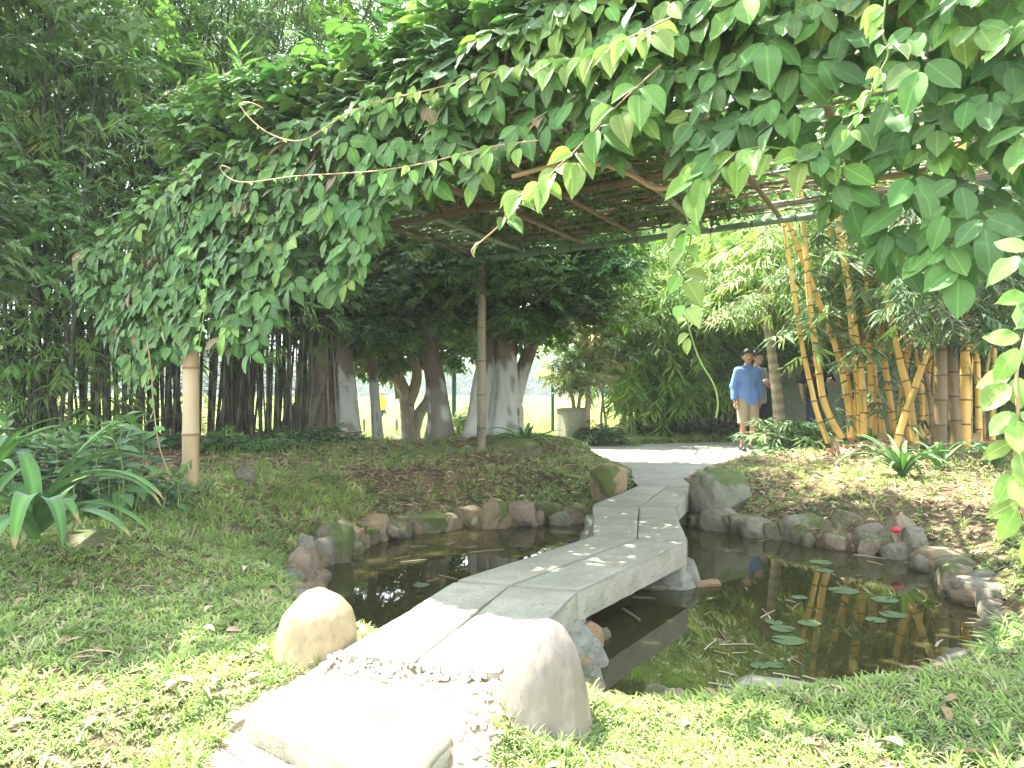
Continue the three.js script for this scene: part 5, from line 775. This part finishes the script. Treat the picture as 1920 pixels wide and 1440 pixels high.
{
  reseed(111);
  const s1 = []; for (let i = 0; i < 20; i++) { const x = RR(110, 270), d = RR(4.9, 5.7), p = at(x, 0, d), y0 = groundH(p.x, p.z); s1.push([V(p.x, y0, p.z), at(x + RN() * 12, RR(785, 885), d).add(V(0, 0, RN() * 0.1))]); }
  bush('leafy green bush with pointed leaves between the big lily and the left post', s1);
  const s2 = []; for (let i = 0; i < 12; i++) { const x = RR(-40, 120), d = RR(5.2, 6), p = at(x, 0, d), y0 = groundH(p.x, p.z); s2.push([V(p.x, y0, p.z), at(x + RN() * 12, RR(780, 860), d)]); }
  bush('pointed-leaf bush at the left edge behind the big lily', s2);
  const s3 = []; for (let i = 0; i < 14; i++) { const x = RR(250, 350), d = RR(5.3, 5.8), p = at(x, 0, d), y0 = groundH(p.x, p.z); s3.push([V(p.x, y0, p.z), at(x + RN() * 10, RR(875, 935), d)]); }
  bush('low ground creeper with rounded leaves at the foot of the left post', s3, { n: 9, size: 0.09 });
  // young bamboo in front of the man's legs
  const yb = thing('young_bamboo', 'low sprawling young bamboo in front of the walking man\'s legs', 'plant'), list = [], st = [];
  for (let i = 0; i < 22; i++) { const b = at(RR(1455, 1590), 848, RR(11.4, 12)); b.y = groundH(b.x, b.z); const tip = b.clone().add(V(RN() * 0.5, RR(0.12, 0.45), RN() * 0.3)); st.push(tube([b, b.clone().lerp(tip, 0.5).add(V(0, 0.08, 0)), tip], 0.006, 8, 5)); for (let k = 0; k < 13; k++) { const u = RR(0.3, 1), a = R() * 6.283; list.push([frame(b.clone().lerp(tip, u), V(Math.cos(a), -0.25 + RN() * 0.4, Math.sin(a) * 0.7), V(RN() * 0.3, 1, 0.3), RR(0.16, 0.32)), vary([0.05, 0.13, 0.025], [0.14, 0.25, 0.05])]); } }
  part('stem', mergeGeometries(st), M.greenStem, yb); place3(fanSpray, M.bamboo, list, yb);
  const yb2 = thing('young_bamboo', 'young bamboo sprig with broad leaves at the path edge below the ringed stem', 'plant'), l2 = []; for (let i = 0; i < 16; i++) { const p = at(RR(1410, 1500), RR(845, 862), 10.6), a = R() * 6.283; p.y = Math.max(p.y, groundH(p.x, p.z) + 0.05); l2.push([frame(p, V(Math.cos(a), RN() * 0.3, Math.sin(a)), V(0, 1, 0.4), RR(0.16, 0.28)), vary([0.05, 0.13, 0.03], [0.09, 0.19, 0.045])]); }
  place3(fanSpray, M.bamboo, l2, yb2);
  const yb3 = thing('young_bamboo', 'bamboo sprigs drooping over the right pond corner by the frame edge', 'plant'), l3 = []; for (let i = 0; i < 26; i++) { const p = at(RR(1850, 1935), RR(1150, 1290), RR(3.2, 3.9)), a = R() * 6.283; p.y = Math.max(p.y, groundH(p.x, p.z) + 0.02); l3.push([frame(p, V(Math.cos(a), RR(0, 0.5), Math.sin(a)), V(0, 1, 0.4), RR(0.07, 0.13)), vary([0.10, 0.22, 0.04], [0.18, 0.32, 0.06])]); }
  place3(fanSpray, M.bamboo, l3, yb3);
}
{                                                   // on the water
  reseed(121);
  const pm = leafMat({ color: C(0.06, 0.115, 0.03), transmission: 0.1, clearcoat: 0.1, clearcoatRoughness: 0.25 }), pm2 = leafMat({ color: C(0.08, 0.13, 0.035), transmission: 0.1, clearcoat: 0.1, clearcoatRoughness: 0.25 });
  const pad = (() => { const pos = [0, 0, 0], idx = [], n = 28; for (let i = 0; i <= n; i++) { const a = 0.16 + i / n * (6.283 - 0.32), r = 1 - 0.02 * Math.sin(i * 1.3); pos.push(Math.cos(a) * r * 0.55, 0.006, Math.sin(a) * r * 0.55, Math.cos(a) * r, 0.004 + 0.02 * Math.sin(i * 0.8), Math.sin(a) * r); } for (let i = 0; i < n; i++) { const a = 1 + i * 2; idx.push(0, a, a + 2, a, a + 1, a + 2, a + 1, a + 3, a + 2); } return geoFrom(pos, idx); })();
  [[1538, 1054, 40, 'lily pad farthest back, near the foreshore stones on the right'], [1545, 1070, 32, 'small lily pad just in front of the farthest pad'], [1580, 1107, 52, 'broad lily pad left of centre in the golden reflections'], [1498, 1120, 28, 'small dull lily pad left of the golden reflections'], [1657, 1124, 46, 'lily pad right of the golden reflections, upper of the two right pads'], [1672, 1152, 44, 'lily pad touching another at the right of the golden reflections'], [1640, 1162, 36, 'partly sunk lily pad overlapped by its right neighbour'], [1466, 1178, 44, 'lily pad lying above the large round central pad'], [1450, 1166, 30, 'faint lily pad behind the central ones'], [1476, 1200, 56, 'large round lily pad in the middle of the right-hand water'], [1422, 1248, 32, 'left half of the paired pads near the front of the pond'], [1450, 1246, 34, 'right half of the paired pads near the front of the pond'], [1516, 1168, 40, 'dim lily pad right of the large round central pad'], [790, 1097, 30, 'lone lily pad in the dark water left of the bridge']].forEach(([x, y, w, l], i) => { const d = EYE * FPX / (y - 732), p = at(x, y, d), m = solo('lily_pad', pad, i % 3 ? pm : pm2, l, 'lily pad', 'lily pads on the pond'); const s = w / FPX * d / 2 * 1.05; m.position.set(p.x, 0.003, p.z); m.scale.set(s, s, s); m.rotation.y = i * 1.7; });
  const twm = [C(0.34, 0.26, 0.16), C(0.24, 0.18, 0.11), C(0.42, 0.35, 0.25)].map((c) => std({ color: c, roughness: 0.7 }));
  const tw = (x0, y0, x1, y1, label, r = 0.0038) => { const g = ([x, y]) => { const d = EYE * FPX / (y - 732); const p = at(x, y, d); p.y = 0.004; return p; }; const a = g([x0, y0]), b = g([x1, y1]), m = a.clone().lerp(b, 0.5).add(V(RN() * 0.004, 0.001, RN() * 0.004)); solo('floating_twig', tube([a, m, b], (q) => r * (1 - 0.4 * q), 6, 6), pick(twm), label, 'twig', 'dry twigs floating on the pond'); };
  [[1348, 1209, 1415, 1208, 'long straight tan twig floating left of the large round pad'], [1320, 1218, 1342, 1200, 'short twig floating at a slant left of the long straight tan twig'], [1338, 1220, 1360, 1226, 'short twig just below the long straight tan twig'], [1345, 1180, 1362, 1202, 'kinked twig above the long straight tan twig'], [1372, 1224, 1400, 1223, 'thin twig floating right below the long straight tan twig'], [1412, 1220, 1428, 1226, 'small twig between the long tan twig and the round pad'], [1425, 1158, 1452, 1144, 'upper twig of the crossed pair left of the golden reflections'], [1428, 1142, 1444, 1160, 'lower twig of the crossed pair left of the golden reflections'], [1472, 1125, 1490, 1130, 'hooked twig beside the small dull pad'], [1484, 1144, 1500, 1130, 'slanting twig right of the hooked one'], [1347, 1258, 1376, 1266, 'twig floating left of the paired front pads'], [1328, 1280, 1394, 1291, 'long twig nearest the front rim of the pond'], [1483, 1234, 1505, 1247, 'pale blunt twig right of the large round pad'], [1448, 1262, 1498, 1271, 'curved tan twig below the paired front pads'], [1504, 1267, 1530, 1276, 'twig touching the sloping grey rock'], [1422, 1015, 1460, 1008, 'twig drifting under the far right edging'], [1340, 994, 1400, 998, 'twig close to the far right waterline'], [1590, 1030, 1640, 1040, 'twig in the debris below the red petal stone'], [1600, 1040, 1660, 1048, 'second twig in the debris below the red petal stone'], [1625, 1052, 1655, 1060, 'third twig in the debris below the red petal stone'], [1670, 1040, 1700, 1052, 'twig in the bend of the right waterline'], [1745, 1075, 1780, 1092, 'twig by the golden tan stone'], [1790, 1100, 1812, 1112, 'twig before the long pale stone'], [1812, 1160, 1862, 1166, 'upper thin twig at the right end of the pond'], [1806, 1168, 1862, 1169, 'lower thin twig at the right end of the pond'], [752, 1054, 800, 1049, 'pale straight twig in the dark water left of the bridge'], [822, 1078, 858, 1086, 'twig against the left side of the bridge'], [740, 1048, 770, 1042, 'twig behind the pale straight one left of the bridge'], [880, 1036, 945, 1030, 'twig in the dark water nearest the edging stones'], [800, 1090, 820, 1087, 'short twig beside the lone pad left of the bridge'], [770, 1026, 800, 1023, 'thin twig floating under the long olive edging stone']].forEach((a) => tw(...a));
  tw(1168, 1143, 1198, 1162, 'pale bark chip floating under the bridge slab', 0.012); tw(1186, 1120, 1228, 1122, 'dark twig floating under the bridge', 0.005); tw(1753, 1212, 1765, 1200, 'tiny pale leaf floating in the dark reflection at the right', 0.008);
  const pt = solo('petal', new THREE.SphereGeometry(1, 14, 8), std({ color: C(0.55, 0.02, 0.05), roughness: 0.6 }), 'crimson red petal lying on the pale blocky stone of the right bank', 'petal'); pt.position.copy(at(1679, 993, 6.32)); pt.scale.set(0.042, 0.022, 0.03);
  // single fallen leaves that stand out on the near lawn
  const fl = leafGeo(OV, 0.6, 0.3), fm = [C(0.42, 0.32, 0.25), C(0.30, 0.22, 0.16), C(0.55, 0.48, 0.38), C(0.16, 0.11, 0.08)].map((c) => std({ color: c, roughness: 0.85, side: THREE.DoubleSide }));
  [[382, 1178, 0, 'pinkish brown fallen leaf on the lawn left of the cream boulder', 0.06], [240, 1108, 0, 'grey fallen leaf on the upper left lawn', 0.05], [505, 1218, 0, 'reddish fallen leaf against the foot of the cream boulder', 0.06], [400, 1285, 1, 'curled brown leaf on the lawn left of the step stone', 0.06], [330, 1282, 2, 'pale fallen leaf on the lawn, far left of the step stone', 0.05], [425, 1350, 2, 'pale dry leaf just left of the step stone', 0.07], [185, 1345, 3, 'dark brown fallen leaf low on the left lawn', 0.06], [1055, 1392, 3, 'dark curled leaf in the grass below the bell boulder', 0.055], [945, 1380, 0, 'pinkish fallen leaf in the grass right of the step stone', 0.05], [1280, 1365, 2, 'whitish dry leaf in the near grass below the triangular stone', 0.06], [1690, 1405, 0, 'brown dry leaf in the near grass at the lower right', 0.09], [425, 1185, 3, 'dark twig-like leaf on the lawn near the cream boulder', 0.07]].forEach(([x, y, k, l, s]) => { let p = at(x, y, 3); for (let d = 1.8; d < 7; d += 0.02) { p = at(x, y, d); if (p.y < groundH(p.x, p.z) + 0.03) break; } const m = solo('fallen_leaf', fl, fm[k], l, 'fallen leaf', 'single fallen leaves on the near lawn'); const a = x * 1.3; frame(V(p.x, groundH(p.x, p.z) + 0.035, p.z), V(Math.cos(a), 0.1, Math.sin(a)), V(0.2, 1, 0.2), s).decompose(m.position, m.quaternion, m.scale); });
}
// ---------- people ----------
function netMesh(f, lo, hi, c) {                    // the zero surface of f, meshed on a grid of cells c wide
  const n = [0, 1, 2].map((i) => Math.ceil((hi[i] - lo[i]) / c) + 1), [nx, ny, nz] = n, val = new Float32Array(nx * ny * nz), id = (i, j, k) => (k * ny + j) * nx + i;
  for (let k = 0; k < nz; k++) for (let j = 0; j < ny; j++) for (let i = 0; i < nx; i++) val[id(i, j, k)] = f(lo[0] + i * c, lo[1] + j * c, lo[2] + k * c);
  const vert = new Int32Array(nx * ny * nz).fill(-1), pos = [], idx = [];
  const E = [[0, 1], [2, 3], [4, 5], [6, 7], [0, 2], [1, 3], [4, 6], [5, 7], [0, 4], [1, 5], [2, 6], [3, 7]];
  for (let k = 0; k < nz - 1; k++) for (let j = 0; j < ny - 1; j++) for (let i = 0; i < nx - 1; i++) {
    const v = []; let m = 0; for (let q = 0; q < 8; q++) { const x = val[id(i + (q & 1), j + ((q >> 1) & 1), k + (q >> 2))]; v.push(x); if (x < 0) m |= 1 << q; }
    if (m === 0 || m === 255) continue; let s = [0, 0, 0], w = 0;
    for (const [a, b] of E) if ((v[a] < 0) !== (v[b] < 0)) { const t = v[a] / (v[a] - v[b]); s[0] += lerp(a & 1, b & 1, t); s[1] += lerp((a >> 1) & 1, (b >> 1) & 1, t); s[2] += lerp(a >> 2, b >> 2, t); w++; }
    vert[id(i, j, k)] = pos.length / 3; pos.push(lo[0] + (i + s[0] / w) * c, lo[1] + (j + s[1] / w) * c, lo[2] + (k + s[2] / w) * c);
  }
  const quad = (a, b, d, e, flip) => { if (a < 0 || b < 0 || d < 0 || e < 0) return; flip ? idx.push(a, d, b, a, e, d) : idx.push(a, b, d, a, d, e); };
  for (let k = 1; k < nz - 1; k++) for (let j = 1; j < ny - 1; j++) for (let i = 1; i < nx - 1; i++) {
    const s = val[id(i, j, k)] < 0;
    if (s !== val[id(i + 1, j, k)] < 0) quad(vert[id(i, j - 1, k - 1)], vert[id(i, j, k - 1)], vert[id(i, j, k)], vert[id(i, j - 1, k)], !s);
    if (s !== val[id(i, j + 1, k)] < 0) quad(vert[id(i - 1, j, k - 1)], vert[id(i - 1, j, k)], vert[id(i, j, k)], vert[id(i, j, k - 1)], !s);
    if (s !== val[id(i, j, k + 1)] < 0) quad(vert[id(i - 1, j - 1, k)], vert[id(i, j - 1, k)], vert[id(i, j, k)], vert[id(i - 1, j, k)], !s);
  }
  return geoFrom(pos, idx);
}
// bones: [a, b, ra, rb, depth factor]
function field(bones, k = 0.03) {
  const B = bones.map(([a, b, ra, rb, f = 1]) => [a, b[0] - a[0], b[1] - a[1], (b[2] - a[2]) / f, ra, rb, f]);
  return (x, y, z) => {
    let d = 1e3; for (const [a, ex, ey, ez, ra, rb, f] of B) { const wx = x - a[0], wy = y - a[1], wz = (z - a[2]) / f, l = ex * ex + ey * ey + ez * ez, t = l ? clamp((wx * ex + wy * ey + wz * ez) / l, 0, 1) : 0; const q = Math.hypot(wx - ex * t, wy - ey * t, wz - ez * t) - lerp(ra, rb, t); const h = clamp(0.5 + 0.5 * (d - q) / k, 0, 1); d = lerp(d, q, h) - k * h * (1 - h); }
    return d;
  };
}
const bounds = (bones, m = 0.04) => { const lo = [9, 9, 9], hi = [-9, -9, -9]; for (const [a, b, ra, rb] of bones) for (const [p, r] of [[a, ra], [b, rb]]) for (let i = 0; i < 3; i++) { lo[i] = Math.min(lo[i], p[i] - r - m); hi[i] = Math.max(hi[i], p[i] + r + m); } return [lo, hi]; };
function handBones(w, dir, palm, side, curl) {      // wrist, way the hand points, way the palm faces, thumb side
  const d = dir.clone().normalize(), n = palm.clone().addScaledVector(d, -palm.dot(d)).normalize(), s = side.clone().addScaledVector(d, -side.dot(d)).addScaledVector(n, -side.dot(n)).normalize(), A = (p) => p.toArray(), out = [];
  const P = (u, v, q) => w.clone().addScaledVector(d, u).addScaledVector(s, v).addScaledVector(n, q);
  for (const v of [-0.026, -0.009, 0.009, 0.026]) out.push([A(P(0.0, v * 0.6, 0)), A(P(0.085, v, 0)), 0.016, 0.012]);
  [[0.026, 0.072], [0.009, 0.08], [-0.009, 0.074], [-0.026, 0.058]].forEach(([v, l], i) => { const c = curl * (1 + i * 0.12); let p = P(0.085, v, 0); let a = 0; for (const f of [0.45, 0.32, 0.23]) { a += c * 0.75; const q = p.clone().addScaledVector(d, Math.cos(a) * l * f * 1.15).addScaledVector(n, Math.sin(a) * l * f * 1.15); out.push([A(p), A(q), 0.0095, 0.0085]); p = q; } });
  const t0 = P(0.025, 0.022, 0.004), t1 = P(0.05, 0.048, 0.014), t2 = P(0.078, 0.054, 0.022 + 0.02 * curl); out.push([A(t0), A(t1), 0.014, 0.011], [A(t1), A(t2), 0.0105, 0.0085]); return out;
}
const SKIN = (c) => std({ color: C(...c), roughness: 0.62 }), HAIR = std({ color: C(0.012, 0.010, 0.009), roughness: 0.55 });
function person(label, px, d, yaw, H, o) {
  const p = at(px, 0, d), t = thing('person', label, 'person', [p.x, o.y ?? 0.306, p.z], o.group); t.rotation.y = yaw; const s = H / 1.72; t.scale.set(s, s, s);
  const j = { shL: [0.172, 1.36, 0], shR: [-0.172, 1.36, 0], elL: [0.22, 1.11, -0.03], elR: [-0.22, 1.11, -0.03], wrL: [0.225, 0.87, 0.03], wrR: [-0.235, 0.87, 0.03], hipL: [0.088, 0.90, 0], hipR: [-0.088, 0.90, 0], knL: [0.10, 0.49, 0.03], knR: [-0.10, 0.49, 0.03], anL: [0.105, 0.085, -0.01], anR: [-0.105, 0.085, -0.01], ...o.pose };
  const hy = o.headTurn || 0, hx = 0.0, hd = (x, y, z) => [x * Math.cos(hy) + z * Math.sin(hy) + hx, y, z * Math.cos(hy) - x * Math.sin(hy) + 0.015];
  const arms = [[j.shL, j.elL, 0.050, 0.039], [j.elL, j.wrL, 0.039, 0.026], [j.shR, j.elR, 0.050, 0.039], [j.elR, j.wrR, 0.039, 0.026]];
  const torso = [[[-0.09, 1.30, 0], [0.09, 1.30, 0], 0.115, 0.115, 0.78], [[0, 1.24, 0], [0, 1.05, 0.01], 0.135, 0.128, 0.78], [[-0.06, 0.95, 0], [0.06, 0.95, 0], 0.118, 0.118, 0.85], [[0, 1.405, -0.005], [-0.15, 1.365, -0.005], 0.054, 0.046], [[0, 1.405, -0.005], [0.15, 1.365, -0.005], 0.054, 0.046], [[0, 1.40, -0.01], [0, 1.53, 0.01], 0.062, 0.052]];
  const legs = [[j.hipL, j.knL, 0.088, 0.058], [j.knL, j.anL, 0.056, 0.036], [j.hipR, j.knR, 0.088, 0.058], [j.knR, j.anR, 0.056, 0.036]];
  const foot = (a, sgn) => [[[a[0], 0.05, a[2] - 0.03], [a[0] + sgn * 0.02, 0.035, a[2] + 0.15], 0.042, 0.034]], feet = [...foot(j.anL, 1), ...foot(j.anR, -1)];
  const head = [[hd(0, 1.625, -0.01), hd(0, 1.615, 0.005), 0.088, 0.088], [hd(0, 1.56, 0.035), hd(0, 1.535, 0.05), 0.058, 0.040], [hd(0, 1.61, 0.088), hd(0, 1.585, 0.106), 0.010, 0.015], [hd(-0.088, 1.615, -0.005), hd(-0.09, 1.58, -0.005), 0.014, 0.011], [hd(0.088, 1.615, -0.005), hd(0.09, 1.58, -0.005), 0.014, 0.011], [hd(-0.028, 1.552, 0.083), hd(0.028, 1.552, 0.083), 0.011, 0.011], [hd(-0.04, 1.634, 0.076), hd(0.04, 1.634, 0.076), 0.012, 0.012]];
  const W = (a) => V(...a), handOf = (e, w, sgn, curl, palm, thumb) => handBones(W(w), W(w).sub(W(e)), palm || V(-sgn, 0, 0), thumb || V(0, 0, 1), curl);
  const hL = handOf(j.elL, j.wrL, 1, o.curlL ?? 0.4, o.palmL, o.thumbL), hR = handOf(j.elR, j.wrR, -1, o.curlR ?? 0.4, o.palmR, o.thumbR);
  const all = [...torso, ...legs, ...feet, ...arms], [lo, hi] = bounds(all), skin = SKIN(o.skin || [0.50, 0.30, 0.19]);
  const gs = [netMesh(field(all, 0.035), lo, hi, 0.016)]; for (const [b, c, k] of [[head, 0.0065, 0.022], [hL, 0.0042, 0.008], [hR, 0.0042, 0.008]]) { const [l, h] = bounds(b, 0.02); gs.push(netMesh(field(b, k), l, h, c)); }
  const body = part('body', mergeGeometries(gs), skin, t);
  for (const x of [-0.033, 0.033]) { const e = new THREE.SphereGeometry(0.0115, 10, 8), q = hd(x, 1.615, 0.073); e.scale(1.2, 0.75, 0.7); e.translate(...q); part('eye', e, std({ color: C(0.02, 0.015, 0.012), roughness: 0.3 }), t); const b = new THREE.CapsuleGeometry(0.0055, 0.03, 3, 8); b.rotateZ(Math.PI / 2); b.rotateY(hy); b.translate(...hd(x, 1.643, 0.083)); part('eyebrow', b, HAIR, t); }
  { const m = new THREE.CapsuleGeometry(0.006, 0.034, 3, 8); m.rotateZ(Math.PI / 2); m.rotateY(hy); m.translate(...hd(0, 1.551, 0.0935)); part('mouth', m, std({ color: C(0.32, 0.13, 0.10), roughness: 0.6 }), t); }
  const hairF = field([[hd(0, 1.64, -0.02), hd(0, 1.676, 0.006), 0.100, 0.089], [hd(0, 1.60, -0.05), hd(0, 1.57, -0.05), 0.072, 0.055]], 0.03), cs = Math.cos(hy), sn = Math.sin(hy);
  if (!o.hat) part('hair', netMesh((x, y, z) => { const fz = (x - hx) * sn + (z - 0.015) * cs, lx = Math.abs((x - hx) * cs - (z - 0.015) * sn); const cut = Math.min(0.05 - fz + Math.max(0, (y - 1.668)) * 4, 9); const low = y - (fz > 0 && lx > 0.05 ? 1.60 : 1.545); return Math.max(hairF(x, y, z) + 0.009 * noise(x * 70, y * 50, z * 70), -cut, fz > 0.03 ? 1.654 + 0.02 * noise(x * 55, 2, z * 40 + px) - y - Math.max(0, lx - 0.055) * 4 : -1, -low) - 0.001; }, [-0.14, 1.50, -0.15], [0.14, 1.78, 0.16], 0.0065), o.hair || HAIR, t);
  const cloth = (name, bones, grow, cut, color, lab, k = 0.03, wr = 0.004, c = 0.014) => { const b = bones.map(([a, e, ra, rb, f]) => [a, e, ra + grow, rb + grow, f]), F = field(b, k), [l, h] = bounds(b); return part(name, netMesh((x, y, z) => Math.max(F(x, y, z) + wr * fbm(x * 9, y * 7, z * 9 + px, 3) * 2, cut(x, y, z)), l, h, c), std({ color: C(...color), roughness: 0.85, side: THREE.DoubleSide }), t, lab); };
  const cutArm = (e, w, u) => { const a = W(e).lerp(W(w), u), n = W(w).sub(W(e)).normalize(); return (x, y, z) => (x - a.x) * n.x + (y - a.y) * n.y + (z - a.z) * n.z; };
  const hem = o.hem ?? 0.80, sl = o.sleeve ?? 0.94;
  const short = sl < 0; const sb = short ? [[j.shL, W(j.shL).lerp(W(j.elL), 0.72).toArray(), 0.058, 0.056], [j.shR, W(j.shR).lerp(W(j.elR), 0.72).toArray(), 0.058, 0.056]] : arms.map(([a, b, ra, rb]) => [a, b, ra + 0.004, rb + 0.012]);
  const low = [[[-0.055, 1.0, 0.005], [-0.06, hem - 0.05, 0.005], 0.114, 0.112, 0.85], [[0.055, 1.0, 0.005], [0.06, hem - 0.05, 0.005], 0.114, 0.112, 0.85]];
  const cL = short ? null : cutArm(j.elL, j.wrL, sl), cR = short ? null : cutArm(j.elR, j.wrR, sl);
  cloth('shirt', [...torso.slice(0, 5), ...low, ...sb], 0.016, (x, y, z) => { let v = Math.max(y - 1.462, hem - y); if (y < hem + 0.02 && Math.abs(x) > 0.20) v = -1; if (!short) { if (x > 0.16) v = Math.max(x > 0.20 ? -1 : v, cL(x, y, z)); if (x < -0.16) v = Math.max(x < -0.20 ? -1 : v, cR(x, y, z)); } return v; }, o.shirt, null, 0.035, 0.005, 0.011);
  if (o.collar) { for (const s of [-1, 1]) { const g = new THREE.BoxGeometry(0.075, 0.04, 0.012, 4, 2, 1); g.rotateX(-0.5); g.rotateZ(s * -0.55); g.rotateY(s * 0.5); g.translate(s * 0.048, 1.462, 0.058); part('collar', g, std({ color: C(...o.shirt), roughness: 0.85 }), t); } part('placket', (() => { const g = new THREE.BoxGeometry(0.028, 0.56, 0.006, 1, 8, 1), q = g.attributes.position; for (let i = 0; i < q.count; i++) q.setZ(i, q.getZ(i) + 0.125 - Math.max(0, (q.getY(i) - 0.13)) * 0.32); g.translate(0, 1.14, 0); return g; })(), std({ color: C(...o.shirt.map((x) => x * 0.85)), roughness: 0.85 }), t); }
  const cutY = o.trouserTo ?? 0.09, lb = legs.map(([a, b, ra, rb], i) => [a, b, ra, rb + (o.trouserTo > 0.3 ? 0.02 : i % 2 ? 0.012 : 0.004)]);
  cloth(o.trouserTo > 0.3 ? 'shorts' : 'trousers', [torso[2], ...lb], 0.016, (x, y) => Math.max(y - 1.0, cutY - y), o.trousers, null, 0.03);
  for (const [a, b] of [[feet[0], 1], [feet[1], 2]]) { const F = field([[a[0], a[1], a[2] + 0.008, a[3] + 0.008], [[a[0][0], 0.07, a[0][2]], a[0], 0.05, 0.045]], 0.02); const [l, h] = bounds([[a[0], a[1], 0.08, 0.06]]); part('shoe', netMesh((x, y, z) => Math.max(F(x, y, z), 0.018 - y, y - 0.105), l, h, 0.009), std({ color: C(...(o.shoe || [0.03, 0.035, 0.05])), roughness: 0.5 }), t); part('shoe_sole', netMesh((x, y, z) => Math.max(F(x, y, z) - 0.004, 0.0 - y, y - 0.022), [l[0], -0.03, l[2]], [h[0], 0.05, h[2]], 0.009), std({ color: C(0.62, 0.62, 0.58), roughness: 0.7 }), t); }
  return t;
}
{
  const yawTo = (px, d) => Math.atan2(-(px - 960) / FPX * d, d);
  const g = null;
  person('young man in a blue shirt, khaki shorts and dark shoes walking on the path', 1402, 13.45, yawTo(1402, 13.45) + 0.35, 1.72, { shirt: [0.15, 0.27, 0.60], trousers: [0.42, 0.34, 0.22], trouserTo: 0.47, hem: 0.79, collar: true, headTurn: -0.15, shoe: [0.025, 0.03, 0.045], skin: [0.46, 0.27, 0.17], pose: { knR: [-0.11, 0.49, 0.08], anR: [-0.12, 0.085, 0.06], knL: [0.10, 0.49, -0.01], anL: [0.11, 0.085, -0.10], elR: [-0.235, 1.11, -0.02], wrR: [-0.25, 0.86, 0.05], elL: [0.22, 1.11, -0.06], wrL: [0.22, 0.87, -0.02] } });
  const t2 = person('dark-haired person in a pale shirt half hidden behind the blue-shirted man', 1419, 13.95, yawTo(1419, 13.95) + 0.9, 1.72, { shirt: [0.30, 0.31, 0.33], trousers: [0.02, 0.02, 0.025], headTurn: 0.1, sleeve: -1, skin: [0.50, 0.30, 0.2], pose: { elL: [0.25, 1.12, 0.06], wrL: [0.15, 1.22, 0.28], elR: [-0.23, 1.12, 0.0], wrR: [-0.12, 1.18, 0.22] }, palmL: V(0, 1, -0.3), thumbL: V(1, 0, 0), curlL: 0.5 });
  const t3 = person('man in glasses, black T-shirt and blue jeans standing behind the yellow culms', 1531, 15.2, yawTo(1520, 15.2) - 0.1, 1.77, { shirt: [0.014, 0.014, 0.016], trousers: [0.03, 0.055, 0.10], hem: 0.86, sleeve: -1, skin: [0.44, 0.26, 0.17], pose: { elR: [-0.28, 1.12, 0.0], wrR: [-0.24, 0.90, 0.12], elL: [0.30, 1.12, 0.02], wrL: [0.27, 1.14, 0.26], anL: [0.12, 0.085, -0.02], anR: [-0.13, 0.085, 0.0] }, palmL: V(0, 1, -0.3), thumbL: V(1, 0, 0.2), curlL: 0.5 });
  { const gm = std({ color: C(0.02, 0.02, 0.02), roughness: 0.4 }); for (const x of [-0.034, 0.034]) { const r = new THREE.TorusGeometry(0.023, 0.003, 6, 18); r.translate(x, 1.615, 0.10); part('glasses', r, gm, t3); } const p = new THREE.SphereGeometry(0.05, 12, 8); p.scale(0.9, 0.7, 0.12); p.translate(0.0, 1.30, 0.118); part('shirt_print', p, std({ color: C(0.62, 0.10, 0.10), roughness: 0.8 }), t3); }
  person('person in a dark top and shorts with bare arm, mostly hidden by a yellow culm', 1602, 15.7, yawTo(1602, 15.7) - 1.3, 1.68, { shirt: [0.05, 0.02, 0.018], trousers: [0.022, 0.016, 0.018], trouserTo: 0.42, hem: 0.80, sleeve: -1, skin: [0.52, 0.30, 0.22], shoe: [0.3, 0.3, 0.3] });
  const t5 = person('person in a yellow top, pink hat and dark trousers far out in the field', 716, 30, 2.4, 1.64, { y: groundH(at(716, 0, 30).x, -30) + 0.02, shirt: [0.72, 0.50, 0.03], trousers: [0.015, 0.02, 0.02], hem: 0.86, sleeve: -1, hat: true, skin: [0.44, 0.27, 0.18] });
  { const m = std({ color: C(0.70, 0.36, 0.36), roughness: 0.8 }), c = new THREE.SphereGeometry(0.108, 18, 10, 0, 6.3, 0, 1.6); c.translate(0, 1.645, -0.005); part('hat', c, m, t5); const b = new THREE.CylinderGeometry(0.11, 0.17, 0.035, 20, 1); b.translate(0, 1.65, 0.0); part('hat_brim', b, m, t5); }
  const phone = (label, host, w, turn) => { host.updateMatrixWorld(true); const q = V(...w).applyMatrix4(host.matrixWorld), m = solo('phone', new THREE.BoxGeometry(0.075, 0.012, 0.15), std({ color: C(0.75, 0.75, 0.75), roughness: 0.3 }), label, 'phone'); m.position.copy(q); m.rotation.set(-0.5, host.rotation.y + turn, 0.1); };
  phone('pale phone held by the person half hidden behind the blue-shirted man', t2, [0.10, 1.285, 0.36], 0.2); phone('white phone in the hand of the man in the black T-shirt', t3, [0.25, 1.20, 0.35], 0.2);
}
scene.traverse((o) => { if (o.isMesh) { o.castShadow = true; o.receiveShadow = true; } });
renderer.render(scene, camera);
